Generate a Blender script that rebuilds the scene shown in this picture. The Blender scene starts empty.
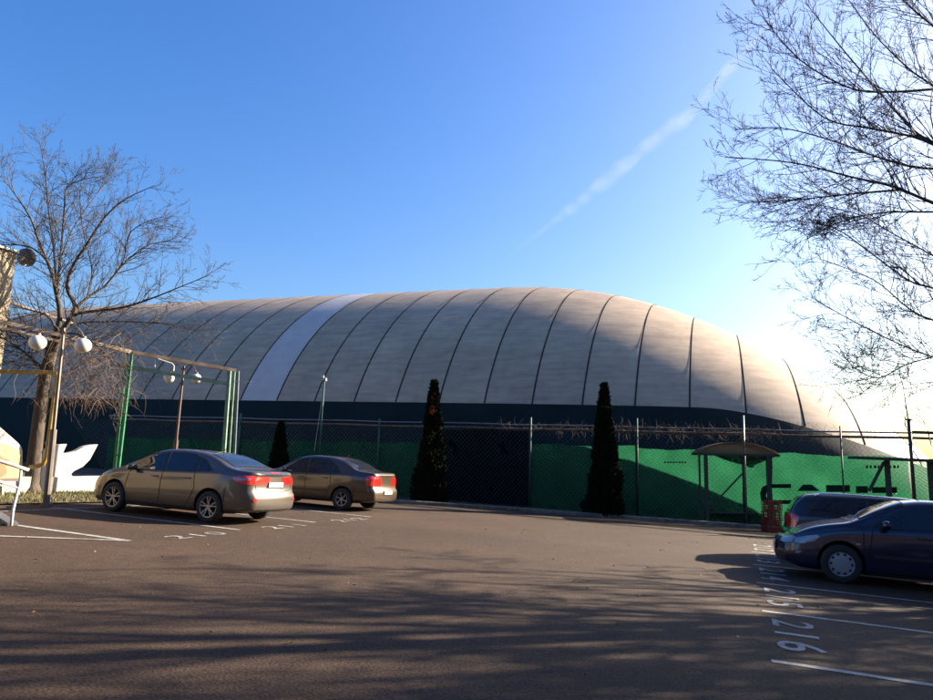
import bpy, math, random
from mathutils import Vector, Matrix
from mathutils.bvhtree import BVHTree
from mathutils.geometry import tessellate_polygon
SC = bpy.context.scene
COL = SC.collection
R = math.radians
rnd = random.Random(7)

# ------------------------------------------------------------------ camera model
F, CX, CY = 700., 466.5, 350.
PITCH = math.atan(112/700.); ROLL = R(1.55); HC = 1.6; SL = 0.04
def gz(x, y=0):
    return -SL*max(-28., min(28., x))
def ray(px, py):
    a = px-CX; b = CY-py
    c, s = math.cos(ROLL), math.sin(ROLL)
    a, b = a*c-b*s, a*s+b*c
    cp, sp = math.cos(PITCH), math.sin(PITCH)
    return Vector((a, F*cp-b*sp, F*sp+b*cp))
def at(px, py, y):                 # real-world spot seen at a photo position, at distance y
    d = ray(px, py)
    return Vector((d.x*y/d.y, y, HC+d.z*y/d.y))
def gnd(px, py):
    d = ray(px, py); t = HC/(-d.z-SL*d.x)
    return Vector((d.x*t, d.y*t, gz(d.x*t)))

# ------------------------------------------------------------------ object helpers
def tag(o, label=None, cat=None, group=None, kind=None):
    if label: o['label'] = label
    if cat: o['category'] = cat
    if group: o['group'] = group
    if kind: o['kind'] = kind
    return o
def empty(name, loc=(0, 0, 0), rz=0):
    o = bpy.data.objects.new(name, None); COL.objects.link(o)
    o.location = loc; o.rotation_euler = (0, 0, rz); o.empty_display_size = .3
    return o
class MB:
    def __init__(s): s.v = []; s.f = []; s.m = []; s.mi = 0
    def add(s, vs, fs):
        b = len(s.v); s.v.extend([tuple(p) for p in vs])
        for f in fs: s.f.append(tuple(b+i for i in f)); s.m.append(s.mi)
    def box(s, c, d, M=None):
        x, y, z = d[0]/2, d[1]/2, d[2]/2; c = Vector(c)
        vs = [Vector((i, j, k)) for i in (-x, x) for j in (-y, y) for k in (-z, z)]
        if M is not None: vs = [M @ p for p in vs]
        s.add([c+p for p in vs], [(0, 1, 3, 2), (4, 6, 7, 5), (0, 4, 5, 1), (2, 3, 7, 6), (0, 2, 6, 4), (1, 5, 7, 3)])
    def bar(s, a, b, w, h=None, up=Vector((0, 0, 1))):
        a, b = Vector(a), Vector(b); h = h or w; d = (b-a); L = d.length; d.normalize()
        sd = d.cross(up)
        if sd.length < 1e-4: sd = d.cross(Vector((0, 1, 0)))
        sd.normalize(); u = sd.cross(d)
        M = Matrix((d, sd, u)).transposed()
        s.box((a+b)/2, (L, w, h), M)
    def tube(s, pts, rad, n=6, cap=True):
        pts = [Vector(p) for p in pts]; k = len(pts)
        if not isinstance(rad, (list, tuple)): rad = [rad]*k
        vs = []; ref = None
        for i, p in enumerate(pts):
            t = (pts[min(i+1, k-1)]-pts[max(i-1, 0)])
            if t.length < 1e-7: t = Vector((0, 0, 1))
            t.normalize()
            if ref is None:
                ref = t.cross(Vector((0, 0, 1)) if abs(t.z) < .9 else Vector((1, 0, 0)))
            u = ref - t*ref.dot(t)
            if u.length < 1e-5: u = t.orthogonal()
            u.normalize(); ref = u; w = t.cross(u)
            for j in range(n):
                an = 2*math.pi*j/n
                vs.append(p+(u*math.cos(an)+w*math.sin(an))*rad[i])
        fs = [(i*n+j, i*n+(j+1) % n, (i+1)*n+(j+1) % n, (i+1)*n+j) for i in range(k-1) for j in range(n)]
        if cap: fs += [tuple(range(n-1, -1, -1)), tuple((k-1)*n+j for j in range(n))]
        s.add(vs, fs)
    def lathe(s, prof, n=24, c=(0, 0, 0), axis='z'):   # prof = [(r, h)]
        c = Vector(c); vs = []
        for r, h in prof:
            for j in range(n):
                a = 2*math.pi*j/n
                p = Vector((r*math.cos(a), r*math.sin(a), h))
                if axis == 'y': p = Vector((p.x, p.z, p.y))
                if axis == 'x': p = Vector((p.z, p.x, p.y))
                vs.append(c+p)
        k = len(prof)
        s.add(vs, [(i*n+j, i*n+(j+1) % n, (i+1)*n+(j+1) % n, (i+1)*n+j) for i in range(k-1) for j in range(n)])
    def prism(s, poly, d0, d1, fn):   # poly 2D, fn(u, v, d) -> point
        n = len(poly)
        vs = [fn(u, v, d0) for u, v in poly]+[fn(u, v, d1) for u, v in poly]
        tris = tessellate_polygon([[Vector((u, v, 0)) for u, v in poly]])
        fs = [tuple(t) for t in tris]+[tuple(i+n for i in reversed(t)) for t in tris]
        fs += [(i, (i+1) % n, n+(i+1) % n, n+i) for i in range(n)]
        s.add(vs, fs)
    def build(s, name, mats, parent=None, smooth=False, angle=None):
        me = bpy.data.meshes.new(name); me.from_pydata(s.v, [], s.f); me.update()
        if not isinstance(mats, (list, tuple)): mats = [mats]
        for m in mats: me.materials.append(m)
        if len(mats) > 1:
            me.polygons.foreach_set('material_index', s.m)
        if smooth or angle:
            me.polygons.foreach_set('use_smooth', [True]*len(me.polygons))
        if angle: me.set_sharp_from_angle(angle=R(angle))
        o = bpy.data.objects.new(name, me); COL.objects.link(o)
        if parent is not None: o.parent = parent
        return o

# ------------------------------------------------------------------ materials
def mat(name, col, rough=.7, metal=0., spec=.5, noise=0., nscale=5., bump=0., bscale=40., col2=None, coat=0., stretch=None, alpha=1., detail=6.):
    m = bpy.data.materials.new(name); m.use_nodes = True
    nt = m.node_tree; b = nt.nodes['Principled BSDF']
    b.inputs['Base Color'].default_value = (*col, 1)
    b.inputs['Roughness'].default_value = rough; b.inputs['Metallic'].default_value = metal
    b.inputs['Specular IOR Level'].default_value = spec
    b.inputs['Coat Weight'].default_value = coat; b.inputs['Coat Roughness'].default_value = .06
    b.inputs['Alpha'].default_value = alpha
    if noise or col2 or bump:
        tc = nt.nodes.new('ShaderNodeTexCoord'); mp = nt.nodes.new('ShaderNodeMapping')
        nt.links.new(tc.outputs['Object'], mp.inputs[0])
        if stretch: mp.inputs['Scale'].default_value = stretch
    if noise or col2:
        n = nt.nodes.new('ShaderNodeTexNoise'); n.inputs['Scale'].default_value = nscale; n.inputs['Detail'].default_value = detail
        nt.links.new(mp.outputs[0], n.inputs['Vector'])
        rp = nt.nodes.new('ShaderNodeValToRGB')
        c2 = col2 or tuple(c*(1-noise) for c in col)
        rp.color_ramp.elements[0].position = .35; rp.color_ramp.elements[1].position = .65
        rp.color_ramp.elements[0].color = (*c2, 1); rp.color_ramp.elements[1].color = (*col, 1)
        nt.links.new(n.outputs['Fac'], rp.inputs[0]); nt.links.new(rp.outputs[0], b.inputs['Base Color'])
    if bump:
        n2 = nt.nodes.new('ShaderNodeTexNoise'); n2.inputs['Scale'].default_value = bscale; n2.inputs['Detail'].default_value = 5
        nt.links.new(mp.outputs[0], n2.inputs['Vector'])
        bp = nt.nodes.new('ShaderNodeBump'); bp.inputs['Strength'].default_value = bump; bp.inputs['Distance'].default_value = .02
        nt.links.new(n2.outputs['Fac'], bp.inputs['Height']); nt.links.new(bp.outputs[0], b.inputs['Normal'])
    return m
def asphalt():
    m = mat('asphalt', (.10, .08, .066), rough=.85, spec=.25)
    nt = m.node_tree; b = nt.nodes['Principled BSDF']
    tc = nt.nodes.new('ShaderNodeTexCoord')
    def nz(sc, det, lo, hi):
        n = nt.nodes.new('ShaderNodeTexNoise'); n.inputs['Scale'].default_value = sc; n.inputs['Detail'].default_value = det
        nt.links.new(tc.outputs['Object'], n.inputs['Vector'])
        r = nt.nodes.new('ShaderNodeMapRange'); r.inputs[1].default_value = .3; r.inputs[2].default_value = .7
        r.inputs[3].default_value = lo; r.inputs[4].default_value = hi
        nt.links.new(n.outputs['Fac'], r.inputs[0]); return n, r
    n1, r1 = nz(.35, 5, .82, 1.18); n2, r2 = nz(45, 4, .3, 1.8); n3, r3 = nz(6, 6, .85, 1.15)
    v = nt.nodes.new('ShaderNodeTexVoronoi'); v.inputs['Scale'].default_value = 20
    nt.links.new(tc.outputs['Object'], v.inputs['Vector'])
    r4 = nt.nodes.new('ShaderNodeMapRange'); r4.inputs[1].default_value = .02; r4.inputs[2].default_value = .13
    r4.inputs[3].default_value = 2.6; r4.inputs[4].default_value = 1.
    nt.links.new(v.outputs['Distance'], r4.inputs[0])
    # cracks / old tar joints
    vc = nt.nodes.new('ShaderNodeTexVoronoi'); vc.feature = 'DISTANCE_TO_EDGE'; vc.inputs['Scale'].default_value = .22
    mx = nt.nodes.new('ShaderNodeMixRGB'); mx.inputs[0].default_value = .06
    nt.links.new(tc.outputs['Object'], mx.inputs[1]); nt.links.new(n3.outputs['Color'], mx.inputs[2]); nt.links.new(mx.outputs[0], vc.inputs['Vector'])
    r5 = nt.nodes.new('ShaderNodeMapRange'); r5.inputs[1].default_value = .0; r5.inputs[2].default_value = .004
    r5.inputs[3].default_value = .86; r5.inputs[4].default_value = 1.
    nt.links.new(vc.outputs['Distance'], r5.inputs[0])
    cur = None
    for r in (r1, r2, r3, r4, r5):
        if cur is None: cur = r.outputs[0]; continue
        k = nt.nodes.new('ShaderNodeMath'); k.operation = 'MULTIPLY'
        nt.links.new(cur, k.inputs[0]); nt.links.new(r.outputs[0], k.inputs[1]); cur = k.outputs[0]
    vm = nt.nodes.new('ShaderNodeVectorMath'); vm.operation = 'SCALE'; vm.inputs[0].default_value = (.041, .0240, .0138)
    nt.links.new(cur, vm.inputs['Scale']); nt.links.new(vm.outputs[0], b.inputs['Base Color'])
    bp = nt.nodes.new('ShaderNodeBump'); bp.inputs['Strength'].default_value = .9; bp.inputs['Distance'].default_value = .01
    nt.links.new(n2.outputs['Fac'], bp.inputs['Height']); nt.links.new(bp.outputs[0], b.inputs['Normal'])
    return m
def cloth_mat(name, col, see=.15, trans=.5, col2=None, scale=.6):
    m = bpy.data.materials.new(name); m.use_nodes = True; nt = m.node_tree; nt.nodes.clear()
    out = nt.nodes.new('ShaderNodeOutputMaterial')
    d = nt.nodes.new('ShaderNodeBsdfDiffuse'); t = nt.nodes.new('ShaderNodeBsdfTranslucent'); tr = nt.nodes.new('ShaderNodeBsdfTransparent')
    tc = nt.nodes.new('ShaderNodeTexCoord'); n = nt.nodes.new('ShaderNodeTexNoise'); n.inputs['Scale'].default_value = scale; n.inputs['Detail'].default_value = 5
    rp = nt.nodes.new('ShaderNodeValToRGB'); rp.color_ramp.elements[0].position = .3; rp.color_ramp.elements[1].position = .7
    rp.color_ramp.elements[0].color = (*(col2 or col), 1); rp.color_ramp.elements[1].color = (*col, 1)
    nt.links.new(tc.outputs['Object'], n.inputs['Vector']); nt.links.new(n.outputs['Fac'], rp.inputs[0])
    nt.links.new(rp.outputs[0], d.inputs[0]); nt.links.new(rp.outputs[0], t.inputs[0])
    a = nt.nodes.new('ShaderNodeMixShader'); a.inputs[0].default_value = trans
    nt.links.new(d.outputs[0], a.inputs[1]); nt.links.new(t.outputs[0], a.inputs[2])
    # open weave: fine rows of holes
    w = nt.nodes.new('ShaderNodeTexWave'); w.wave_type = 'BANDS'; w.bands_direction = 'DIAGONAL'; w.inputs['Scale'].default_value = 6; w.inputs['Distortion'].default_value = .3
    nt.links.new(tc.outputs['Object'], w.inputs['Vector'])
    mr = nt.nodes.new('ShaderNodeMapRange'); mr.inputs[3].default_value = see*.4; mr.inputs[4].default_value = see*1.6
    nt.links.new(w.outputs['Fac'], mr.inputs[0])
    b = nt.nodes.new('ShaderNodeMixShader'); nt.links.new(mr.outputs[0], b.inputs[0])
    nt.links.new(a.outputs[0], b.inputs[1]); nt.links.new(tr.outputs[0], b.inputs[2])
    nt.links.new(b.outputs[0], out.inputs[0])
    return m
def glass_mat(name, tint=(.5, .55, .55), see=.25):
    m = bpy.data.materials.new(name); m.use_nodes = True; nt = m.node_tree; nt.nodes.clear()
    out = nt.nodes.new('ShaderNodeOutputMaterial'); g = nt.nodes.new('ShaderNodeBsdfGlossy'); g.inputs['Roughness'].default_value = .02
    g.inputs['Color'].default_value = (.9, .95, 1, 1)
    t = nt.nodes.new('ShaderNodeBsdfTransparent'); t.inputs[0].default_value = (*tint, 1)
    fr = nt.nodes.new('ShaderNodeFresnel'); fr.inputs[0].default_value = 1.75
    mx = nt.nodes.new('ShaderNodeMixShader'); nt.links.new(fr.outputs[0], mx.inputs[0])
    nt.links.new(t.outputs[0], mx.inputs[1]); nt.links.new(g.outputs[0], mx.inputs[2]); nt.links.new(mx.outputs[0], out.inputs[0])
    return m
M = {}
M['asphalt'] = asphalt()
M['soil'] = mat('soil', (0.035, 0.0275, 0.0175), .95, noise=.5, nscale=3, bump=.6, bscale=20)
M['grass_soil'] = mat('grass_soil', (0.05, 0.0525, 0.015), .95, col2=(0.065, 0.045, 0.02), nscale=5, bump=.5)
M['paint'] = mat('road_paint', (0.31, 0.3, 0.28), .7, noise=.35, nscale=22, detail=8, bump=.1)
M['kerb'] = mat('kerb_concrete', (0.21, 0.195, 0.175), .9, noise=.35, nscale=6, bump=.3)
M['dome_a'] = mat('dome_fabric_warm', (.47, .36, .245), .5, spec=.22, col2=(.375, .287, .197), nscale=2.2, stretch=(.35, .35, 2.4), detail=10)
M['dome_b'] = mat('dome_fabric_grey', (.43, .332, .23), .5, spec=.22, col2=(.335, .26, .18), nscale=2.2, stretch=(.35, .35, 2.4), detail=10)
M['dome_w'] = mat('dome_fabric_white', (.48, .43, .40), .45, spec=.25, noise=.12, nscale=1.5)
def grime(m, scale, stretch, lo, p0, p1):
    nt = m.node_tree; b = nt.nodes['Principled BSDF']; src = b.inputs['Base Color'].links[0].from_socket
    tc = nt.nodes.new('ShaderNodeTexCoord'); mp = nt.nodes.new('ShaderNodeMapping'); mp.inputs['Scale'].default_value = stretch; nt.links.new(tc.outputs['Object'], mp.inputs[0])
    n = nt.nodes.new('ShaderNodeTexNoise'); n.inputs['Scale'].default_value = scale; n.inputs['Detail'].default_value = 8; n.inputs['Roughness'].default_value = .65; nt.links.new(mp.outputs[0], n.inputs['Vector'])
    r = nt.nodes.new('ShaderNodeMapRange'); r.inputs[1].default_value = p0; r.inputs[2].default_value = p1; r.inputs[3].default_value = lo; r.inputs[4].default_value = 1.; nt.links.new(n.outputs['Fac'], r.inputs[0])
    v = nt.nodes.new('ShaderNodeVectorMath'); v.operation = 'SCALE'; nt.links.new(src, v.inputs[0]); nt.links.new(r.outputs[0], v.inputs['Scale']); nt.links.new(v.outputs[0], b.inputs['Base Color'])
for k_ in ('dome_a', 'dome_b'):
    grime(M[k_], .22, (1, 1, 1.6), .80, .35, .6); grime(M[k_], 1.1, (.3, .3, 3.5), .92, .36, .52); grime(M[k_], 1.6, (1.3, 1.3, .16), .88, .35, .5)
grime(M['asphalt'], .9, (1, 1, 1), .72, .30, .44); grime(M['asphalt'], .12, (1, 3, 1), .85, .4, .55); grime(M['paint'], 3., (1, 1, 1), .45, .36, .55); grime(M['kerb'], 1.2, (1, 1, 1), .55, .38, .55)
M['seam'] = mat('seam_fabric', (.05, .038, .028), .8, spec=.1)
M['skirt'] = mat('navy_fabric', (.0035, .0125, .0115), .75, spec=.2, noise=.3, nscale=.8)
M['mesh_g'] = cloth_mat('green_mesh', (.020, .135, .062), .18, .60, (.014, .10, .045), 1.1)
M['mesh_n'] = cloth_mat('navy_mesh', (.003, .007, .011), .05, .3)
M['ink'] = cloth_mat('banner_ink', (.01, .05, .03), .02, .3)
M['rail'] = mat('rusty_pipe', (0.13, 0.1, 0.065), .6, col2=(0.07, 0.045, 0.0275), nscale=4, bump=.15)
M['galv'] = mat('galvanised', (0.175, 0.18, 0.18), .45, metal=.5, noise=.3, nscale=8)
M['greenpost'] = mat('green_post', (0.015, 0.08, 0.045), .6, noise=.3, nscale=6)
M['darkpost'] = mat('dark_post', (.03, .04, .035), .6)
M['green_paint'] = mat('green_gloss_paint', (0.02, 0.18, 0.08), .45, noise=.4, nscale=5)
M['pale_green'] = mat('faded_green_paint', (0.15, 0.24, 0.165), .5, noise=.35, nscale=5)
M['bluegrey'] = mat('blue_grey_paint', (0.08, 0.105, 0.13), .5, noise=.3, nscale=5)
M['beam'] = mat('weathered_white_beam', (0.275, 0.225, 0.17), .6, col2=(0.15, 0.085, 0.05), nscale=3)
M['brownpole'] = mat('red_brown_paint', (0.08, 0.03, 0.02), .55, noise=.4, nscale=8)
M['greypole'] = mat('lamp_pole_grey', (0.14, 0.105, 0.08), .55, noise=.4, nscale=6)
M['globe'] = mat('opal_globe', (0.508, 0.484, 0.434), .25, spec=.6)
M['white'] = mat('white_render', (.36, .345, .32), .8, noise=.12, nscale=2)
M['whitemetal'] = mat('white_metal', (0.434, 0.428, 0.409), .4, noise=.25, nscale=9)
M['cream'] = mat('cream_render', (0.3, 0.245, 0.17), .9, noise=.12, nscale=1.3, bump=.1)
M['yellow'] = mat('yellow_paint', (0.36, 0.25, 0.1), .6, noise=.2, nscale=3)
M['orange'] = mat('orange_paint', (0.3, 0.085, 0.02), .6, noise=.2, nscale=3)
M['gaspipe'] = mat('yellow_pipe', (0.34, 0.21, 0.03), .5, noise=.3, nscale=7)
M['bark'] = mat('bark', (0.085, 0.0625, 0.0425), .95, noise=.55, nscale=9, bump=.9, bscale=18, stretch=(1, 1, .35))
M['twig'] = mat('twig', (.055, .045, .038), .9)
M['twig_pale'] = mat('pale_twig', (.10, .062, .038), .9)
M['bark_far'] = mat('grey_bark', (0.07, 0.06, 0.0525), .95, noise=.4, nscale=6, bump=.5)
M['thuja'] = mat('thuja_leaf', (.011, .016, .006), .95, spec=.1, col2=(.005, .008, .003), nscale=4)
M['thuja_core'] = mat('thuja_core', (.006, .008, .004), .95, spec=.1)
M['red_leaf'] = mat('red_leaf', (.80, .15, .04), .8, col2=(.55, .10, .03), nscale=9)
M['dry'] = mat('dry_vine', (0.1, 0.07, 0.045), .9, noise=.4, nscale=5)
M['leaf_litter'] = mat('dry_leaf', (0.17, 0.095, 0.035), .9, col2=(0.1, 0.05, 0.02), nscale=3)
M['blade'] = mat('grass_blade', (0.065, 0.08, 0.0175), .8, col2=(0.14, 0.11, 0.045), nscale=1.6)
M['dish'] = mat('dish_grey', (0.1, 0.0975, 0.095), .5)
M['roofing'] = cloth_mat('shelter_roof', (.20, .17, .13), .04, .55)
M['red_plastic'] = mat('red_plastic', (.16, .008, .008), .5)
grime(M['white'], 1.5, (1, 1, .35), .66, .36, .52); grime(M['cream'], .8, (1, 1, .4), .75, .36, .52)
# car materials
M['rubber'] = mat('rubber', (.022, .022, .022), .85, noise=.3, nscale=20)
M['alloy'] = mat('alloy', (.30, .29, .27), .35, metal=.6)
M['hubcap'] = mat('hubcap_silver', (.26, .265, .28), .45, metal=.1)
M['black_plastic'] = mat('black_plastic', (.02, .02, .021), .55)
M['cavity'] = mat('arch_liner', (.008, .008, .008), .95)
M['chrome'] = mat('chrome', (.75, .75, .75), .12, metal=1.)
M['glass'] = glass_mat('car_glass', (.30, .33, .33))
M['seatcloth'] = mat('seat_cloth', (.035, .033, .032), .9)
M['taillight'] = mat('tail_light', (.55, .015, .012), .15, spec=.8, coat=1.)
M['clear_lens'] = mat('clear_lens', (.22, .23, .25), .15, metal=.2, spec=.6, coat=.6)
M['plate'] = mat('number_plate', (0.446, 0.446, 0.434), .4)
def carpaint(name, col, metal=.45, rough=.38):
    m = mat(name, col, rough, metal=metal, coat=1., noise=.10, nscale=1.2, bump=.006, bscale=3)
    m.node_tree.nodes['Principled BSDF'].inputs['Coat Roughness'].default_value = .08
    return m
M['paint_tan'] = carpaint('paint_beige_brown', (.078, .062, .050))
M['paint_brown'] = carpaint('paint_bronze', (.065, .040, .023))
M['paint_blue'] = carpaint('paint_deep_blue', (.004, .0075, .034), .3)
M['paint_navy'] = carpaint('paint_dark_navy', (.004, .005, .008), .3)

# ------------------------------------------------------------------ ground
def sheet(name, poly_fn, mt, kind='structure', dz=0., nx=1, ny=1):
    pass
def grid_sheet(name, x0, x1, y0, y1, step, mt, dz):
    mb = MB(); xs = []; x = x0
    brk = sorted(set([x0, -28, 28, x1]))
    vs = [(x, y, gz(x)+dz) for x in brk for y in (y0, y1)]
    mb.add(vs, [(2*i, 2*i+2, 2*i+3, 2*i+1) for i in range(len(brk)-1)])
    return mb.build(name, mt)
tag(grid_sheet('ground', -900, 900, -400, 1500, 1, M['soil'], 0.-.012), kind='structure')
def flat_poly(name, pts, mt, dz, kind='structure'):
    mb = MB(); n = len(pts)
    tris = tessellate_polygon([[Vector((p[0], p[1], 0)) for p in pts]])
    mb.add([(p[0], p[1], gz(p[0])+dz) for p in pts], [tuple(t) for t in tris])
    o = mb.build(name, mt)
    me = o.data
    for p in me.polygons:
        if p.normal.z < 0: p.flip()
    if kind: o['kind'] = kind
    return o
A = Vector((.36, .933, 0)).normalized()        # along the aisle
Bd = Vector((.933, -.36, 0)).normalized()      # along a bay, to the right
kerb_line = [(-9.0, 23.9), (-5.5, 25.0), (-2.5, 25.25), (1.3, 25.45), (5, 25.15), (10.3, 24.75), (15, 22.9), (22, 20.2), (27.5, 18.1)]
lot = [(27.5, -30), (27.5, 18.1)]+[(x, y) for x, y in reversed(kerb_line[:-1])]+[(-9.6, 22.6), (-6.9, 22.4), (-9.14, 17.45), (-10.1, 15.55), (-14, 7), (-27.5, 0), (-27.5, -30)]
flat_poly('parking_lot', lot, M['asphalt'], 0.)
verge = [(-9.14, 17.45), (-10.1, 15.55), (-14, 7), (-27.5, 0), (-27.5, 30), (-10, 30), (-7.5, 24.4), (-9.0, 23.9), (-9.6, 22.6), (-6.9, 22.4)]
flat_poly('grass_verge', verge, M['grass_soil'], .03)
def offset_line(line, d):
    out = []
    for i, p in enumerate(line):
        a = Vector(line[max(i-1, 0)]); b = Vector(line[min(i+1, len(line)-1)]); t = (b-a).normalized()
        out.append((p[0]-t.y*d, p[1]+t.x*d))
    return out
def kerb(name, line, w, h, mt):
    mb = MB(); L2 = offset_line(line, w); prof = []
    vs = []
    for (x, y), (u, v) in zip(line, L2):
        vs += [(x, y, gz(x)-.05), (x, y, gz(x)+h-.02), (x+(u-x)*.12, y+(v-y)*.12, gz(x)+h), (u, v, gz(u)+h), (u, v, gz(u)-.05)]
    n = len(line)
    mb.add(vs, [(5*i+k, 5*(i+1)+k, 5*(i+1)+k+1, 5*i+k+1) for i in range(n-1) for k in range(4)])
    return tag(mb.build(name, mt), kind='structure')
dense = []
for i in range(len(kerb_line)-1):
    a, b = Vector(kerb_line[i]), Vector(kerb_line[i+1])
    for k in range(6): dense.append(tuple(a.lerp(b, k/6)))
dense.append(kerb_line[-1])
kerb('kerb', dense, .16, .13, M['kerb'])

def line_mark(name, a, b, w=.11, dz=.005):
    a = Vector((a[0], a[1], 0)); b = Vector((b[0], b[1], 0)); t = (b-a).normalized(); s = Vector((-t.y, t.x, 0))*w/2
    pts = [a-s, b-s, b+s, a+s]
    return flat_poly(name, [(p.x, p.y) for p in pts], M['paint'], dz)
E0 = Vector((-4.32, 14.06, 0)); 
# bay lines on the left row (their aisle ends lie 2.65 m apart)
for k in range(-1, 4):
    e = E0+A*(2.66*k)
    if k >= 0 and k < 3:
        line_mark('parking_line', e, e-Bd*5.1)
# hatched wedge at the near end of the left row
w0 = gnd(130, 541)
line_mark('parking_line', w0, gnd(0, 524.5) + Vector((-.4, .3, 0)), .13)
line_mark('parking_line', w0-Vector((.03, .02, 0)), gnd(0, 537)+Vector((-1.5, -.3, 0)), .11, .009)
line_mark('parking_line', gnd(40, 510), gnd(40, 510)+A*9.5, .08, .009)
line_mark('parking_line', gnd(40, 510), gnd(40, 510)-A*3.5, .08, .009)
S0 = Vector((3.81, 9.21, 0))
for k in range(-3, 4):
    e = S0+A*(2.66*k)
    line_mark('parking_line', e, e+Bd*5.1, .10)
def text_mesh(txt, size, name, mt, fn, bold=0.0):
    cu = bpy.data.curves.new(name, 'FONT'); cu.body = txt; cu.size = size; cu.align_x = 'CENTER'; cu.align_y = 'CENTER'; cu.offset = bold; cu.space_character = 1.2
    cu.resolution_u = 4
    o = bpy.data.objects.new(name, cu); COL.objects.link(o)
    dg = bpy.context.evaluated_depsgraph_get()
    me = bpy.data.meshes.new_from_object(o.evaluated_get(dg))
    bpy.data.objects.remove(o)
    for v in me.vertices: v.co = fn(v.co.x, v.co.y)
    me.materials.clear(); me.materials.append(mt); me.update()
    if me.polygons and fn is not None: pass
    ob = bpy.data.objects.new(name, me); COL.objects.link(ob)
    return ob
def ground_text(txt, c, right, up, sx, sy):
    def fn(u, v):
        p = Vector(c)+right*(u*sx)+up*(v*sy)
        return Vector((p.x, p.y, gz(p.x)+.006))
    tag(text_mesh(txt, 1., 'parking_number', M['paint'], fn, .008), kind='structure')
for k, t in zip(range(0, 3), ('210', '211', '212')):
    c = E0+A*(2.66*k-1.33)+Bd*(.05 if k else -.05)
    c = E0+A*(2.66*k-1.3)-Bd*.0
    ground_text(t, c+Bd*.12, A, -Bd, .78, .55)
for k, t in zip(range(-1, 4), ('216', '215', '214', '213', '212')):
    c = S0+A*(2.66*k+1.38)+Bd*.28
    ground_text(t, c, -A, Bd, 1.0, .62)

# ------------------------------------------------------------------ air dome
K = .36; DB = 30.6; W = 17.; HD = 13.2; NE = 1.85
ca = math.hypot(1, K); DA = (1/ca, -K/ca); DP = (K/ca, 1/ca)
U0, UL, PH, QH, PW = -2., 24., 2.1, 1.15, 4.5
def dscale(u):
    t = max(0, min(1, (u-U0)/UL)); t2 = max(0, min(1, (-u-36-0)/UL))
    t = max(t, t2)
    return (1-t**PH)**(1/QH), (1-t**PW)**(1/PW)
def dpt(u, th, off=0.):
    hs, ws = dscale(u)
    c, s = math.cos(th), math.sin(th)
    v = -math.copysign(abs(c)**(2/NE), c)*(W*ws+off); z = abs(s)**(2/NE)*(HD*hs+off)
    q = W+v
    x = DA[0]*u+DP[0]*q; y = DB+DA[1]*u+DP[1]*q
    return Vector((x, y, z-.015*x if z > 3 else z-.015*x*z/3+gz(x)*(1-z/3)))
def th_for_z(u, zz):
    hs, ws = dscale(u); r = min(1, zz/max(HD*hs, .01))
    return math.asin(r**(NE/2))
us = []
u = -60.
SP = 2.2
seam_us = [.5+SP*k for k in range(-27, 10)]
PUFF = .008
def puff(u):
    k = (u-.5)/SP; fr = k-math.floor(k)
    return PUFF*math.sin(math.pi*fr)**.6
allu = []
for i, s0 in enumerate(seam_us):
    for k in range(12): allu.append((s0+SP*k/12, i))
uend = U0+UL
allu = [(u, i) for u, i in allu if u < uend-.3]
last = allu[-1][1]
for k in range(1, 9):
    allu.append((allu[-1][0]+(uend-allu[-1][0])*.45, last))
allu.append((uend-.0005, last))
nth = 150
ths = [math.pi*j/nth for j in range(nth+1)]
dome = empty('air_dome', (0, 44, 0))
tag(dome, 'huge grey inflated dome with dark curved seams rising behind the green fence', 'air dome')
Mi = Matrix.Translation((0, -44, 0))
env = MB(); sk = MB(); lp = MB()
def skz(u):
    t = max(0., min(1., (u-9.5)/12.)); return 4.25-2.4*t*t*(3-2*t)
def rowpts(u):
    ts = th_for_z(u, skz(u))
    p = puff(u) if dscale(u)[0] > .2 else 0
    low = [dpt(u, ts*j/8, p*.6) for j in range(9)]
    top = [dpt(u, ts+(math.pi-2*ts)*j/nth, p) for j in range(nth+1)]
    lowb = [dpt(u, math.pi-ts+ts*j/8, p*.6) for j in range(9)]
    return low, top, lowb
rows = [rowpts(u) for u, i in allu]
for r in range(len(rows)-1):
    pi = allu[r][1]; white = (pi == 21)
    tgt = lp if white else env
    tgt.mi = 0 if white else (rnd_i := (0 if (pi*7 % 5) in (0, 2, 3) else 1))
    a, b = rows[r][1], rows[r+1][1]
    vs = [Mi @ p for p in a]+[Mi @ p for p in b]; n = len(a)
    tgt.add(vs, [(j, n+j, n+j+1, j+1) for j in range(n-1)])
    for q in (0, 2):
        a, b = rows[r][q], rows[r+1][q]; n = len(a)
        sk.add([Mi @ p for p in a]+[Mi @ p for p in b], [(j, n+j, n+j+1, j+1) for j in range(n-1)])
env.build('envelope', [M['dome_a'], M['dome_b']], dome, smooth=True)
tag(lp.build('pale_panel', M['dome_w'], dome, smooth=True), 'pale bluish white panel strip running over the grey dome')
sk.build('skirt', M['skirt'], dome, smooth=True)
for s0 in seam_us:
    if s0 < -38 or s0 > uend-.5: continue
    mb = MB(); ts = th_for_z(s0, skz(s0))
    hs = dscale(s0)[0]; L = [dpt(s0, ts+(math.pi-2*ts)*j/90, .015) for j in range(91)]
    wd = .038
    da = Vector((DA[0], DA[1], 0))*wd
    vs = [];
    for j in range(91):
        p = L[j]; vs += [Mi @ (p-da), Mi @ (p+da), ]
    cen = [dpt(s0, ts+(math.pi-2*ts)*j/90, .022) for j in range(91)]
    vs2 = [Mi @ p for p in cen]
    mb.add(vs+vs2, [(2*j, 2*j+2, 182+j+1, 182+j) for j in range(90)]+[(182+j, 182+j+1, 2*j+3, 2*j+1) for j in range(90)])
    mb.build('seam', M['seam'], dome, smooth=True)

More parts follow.
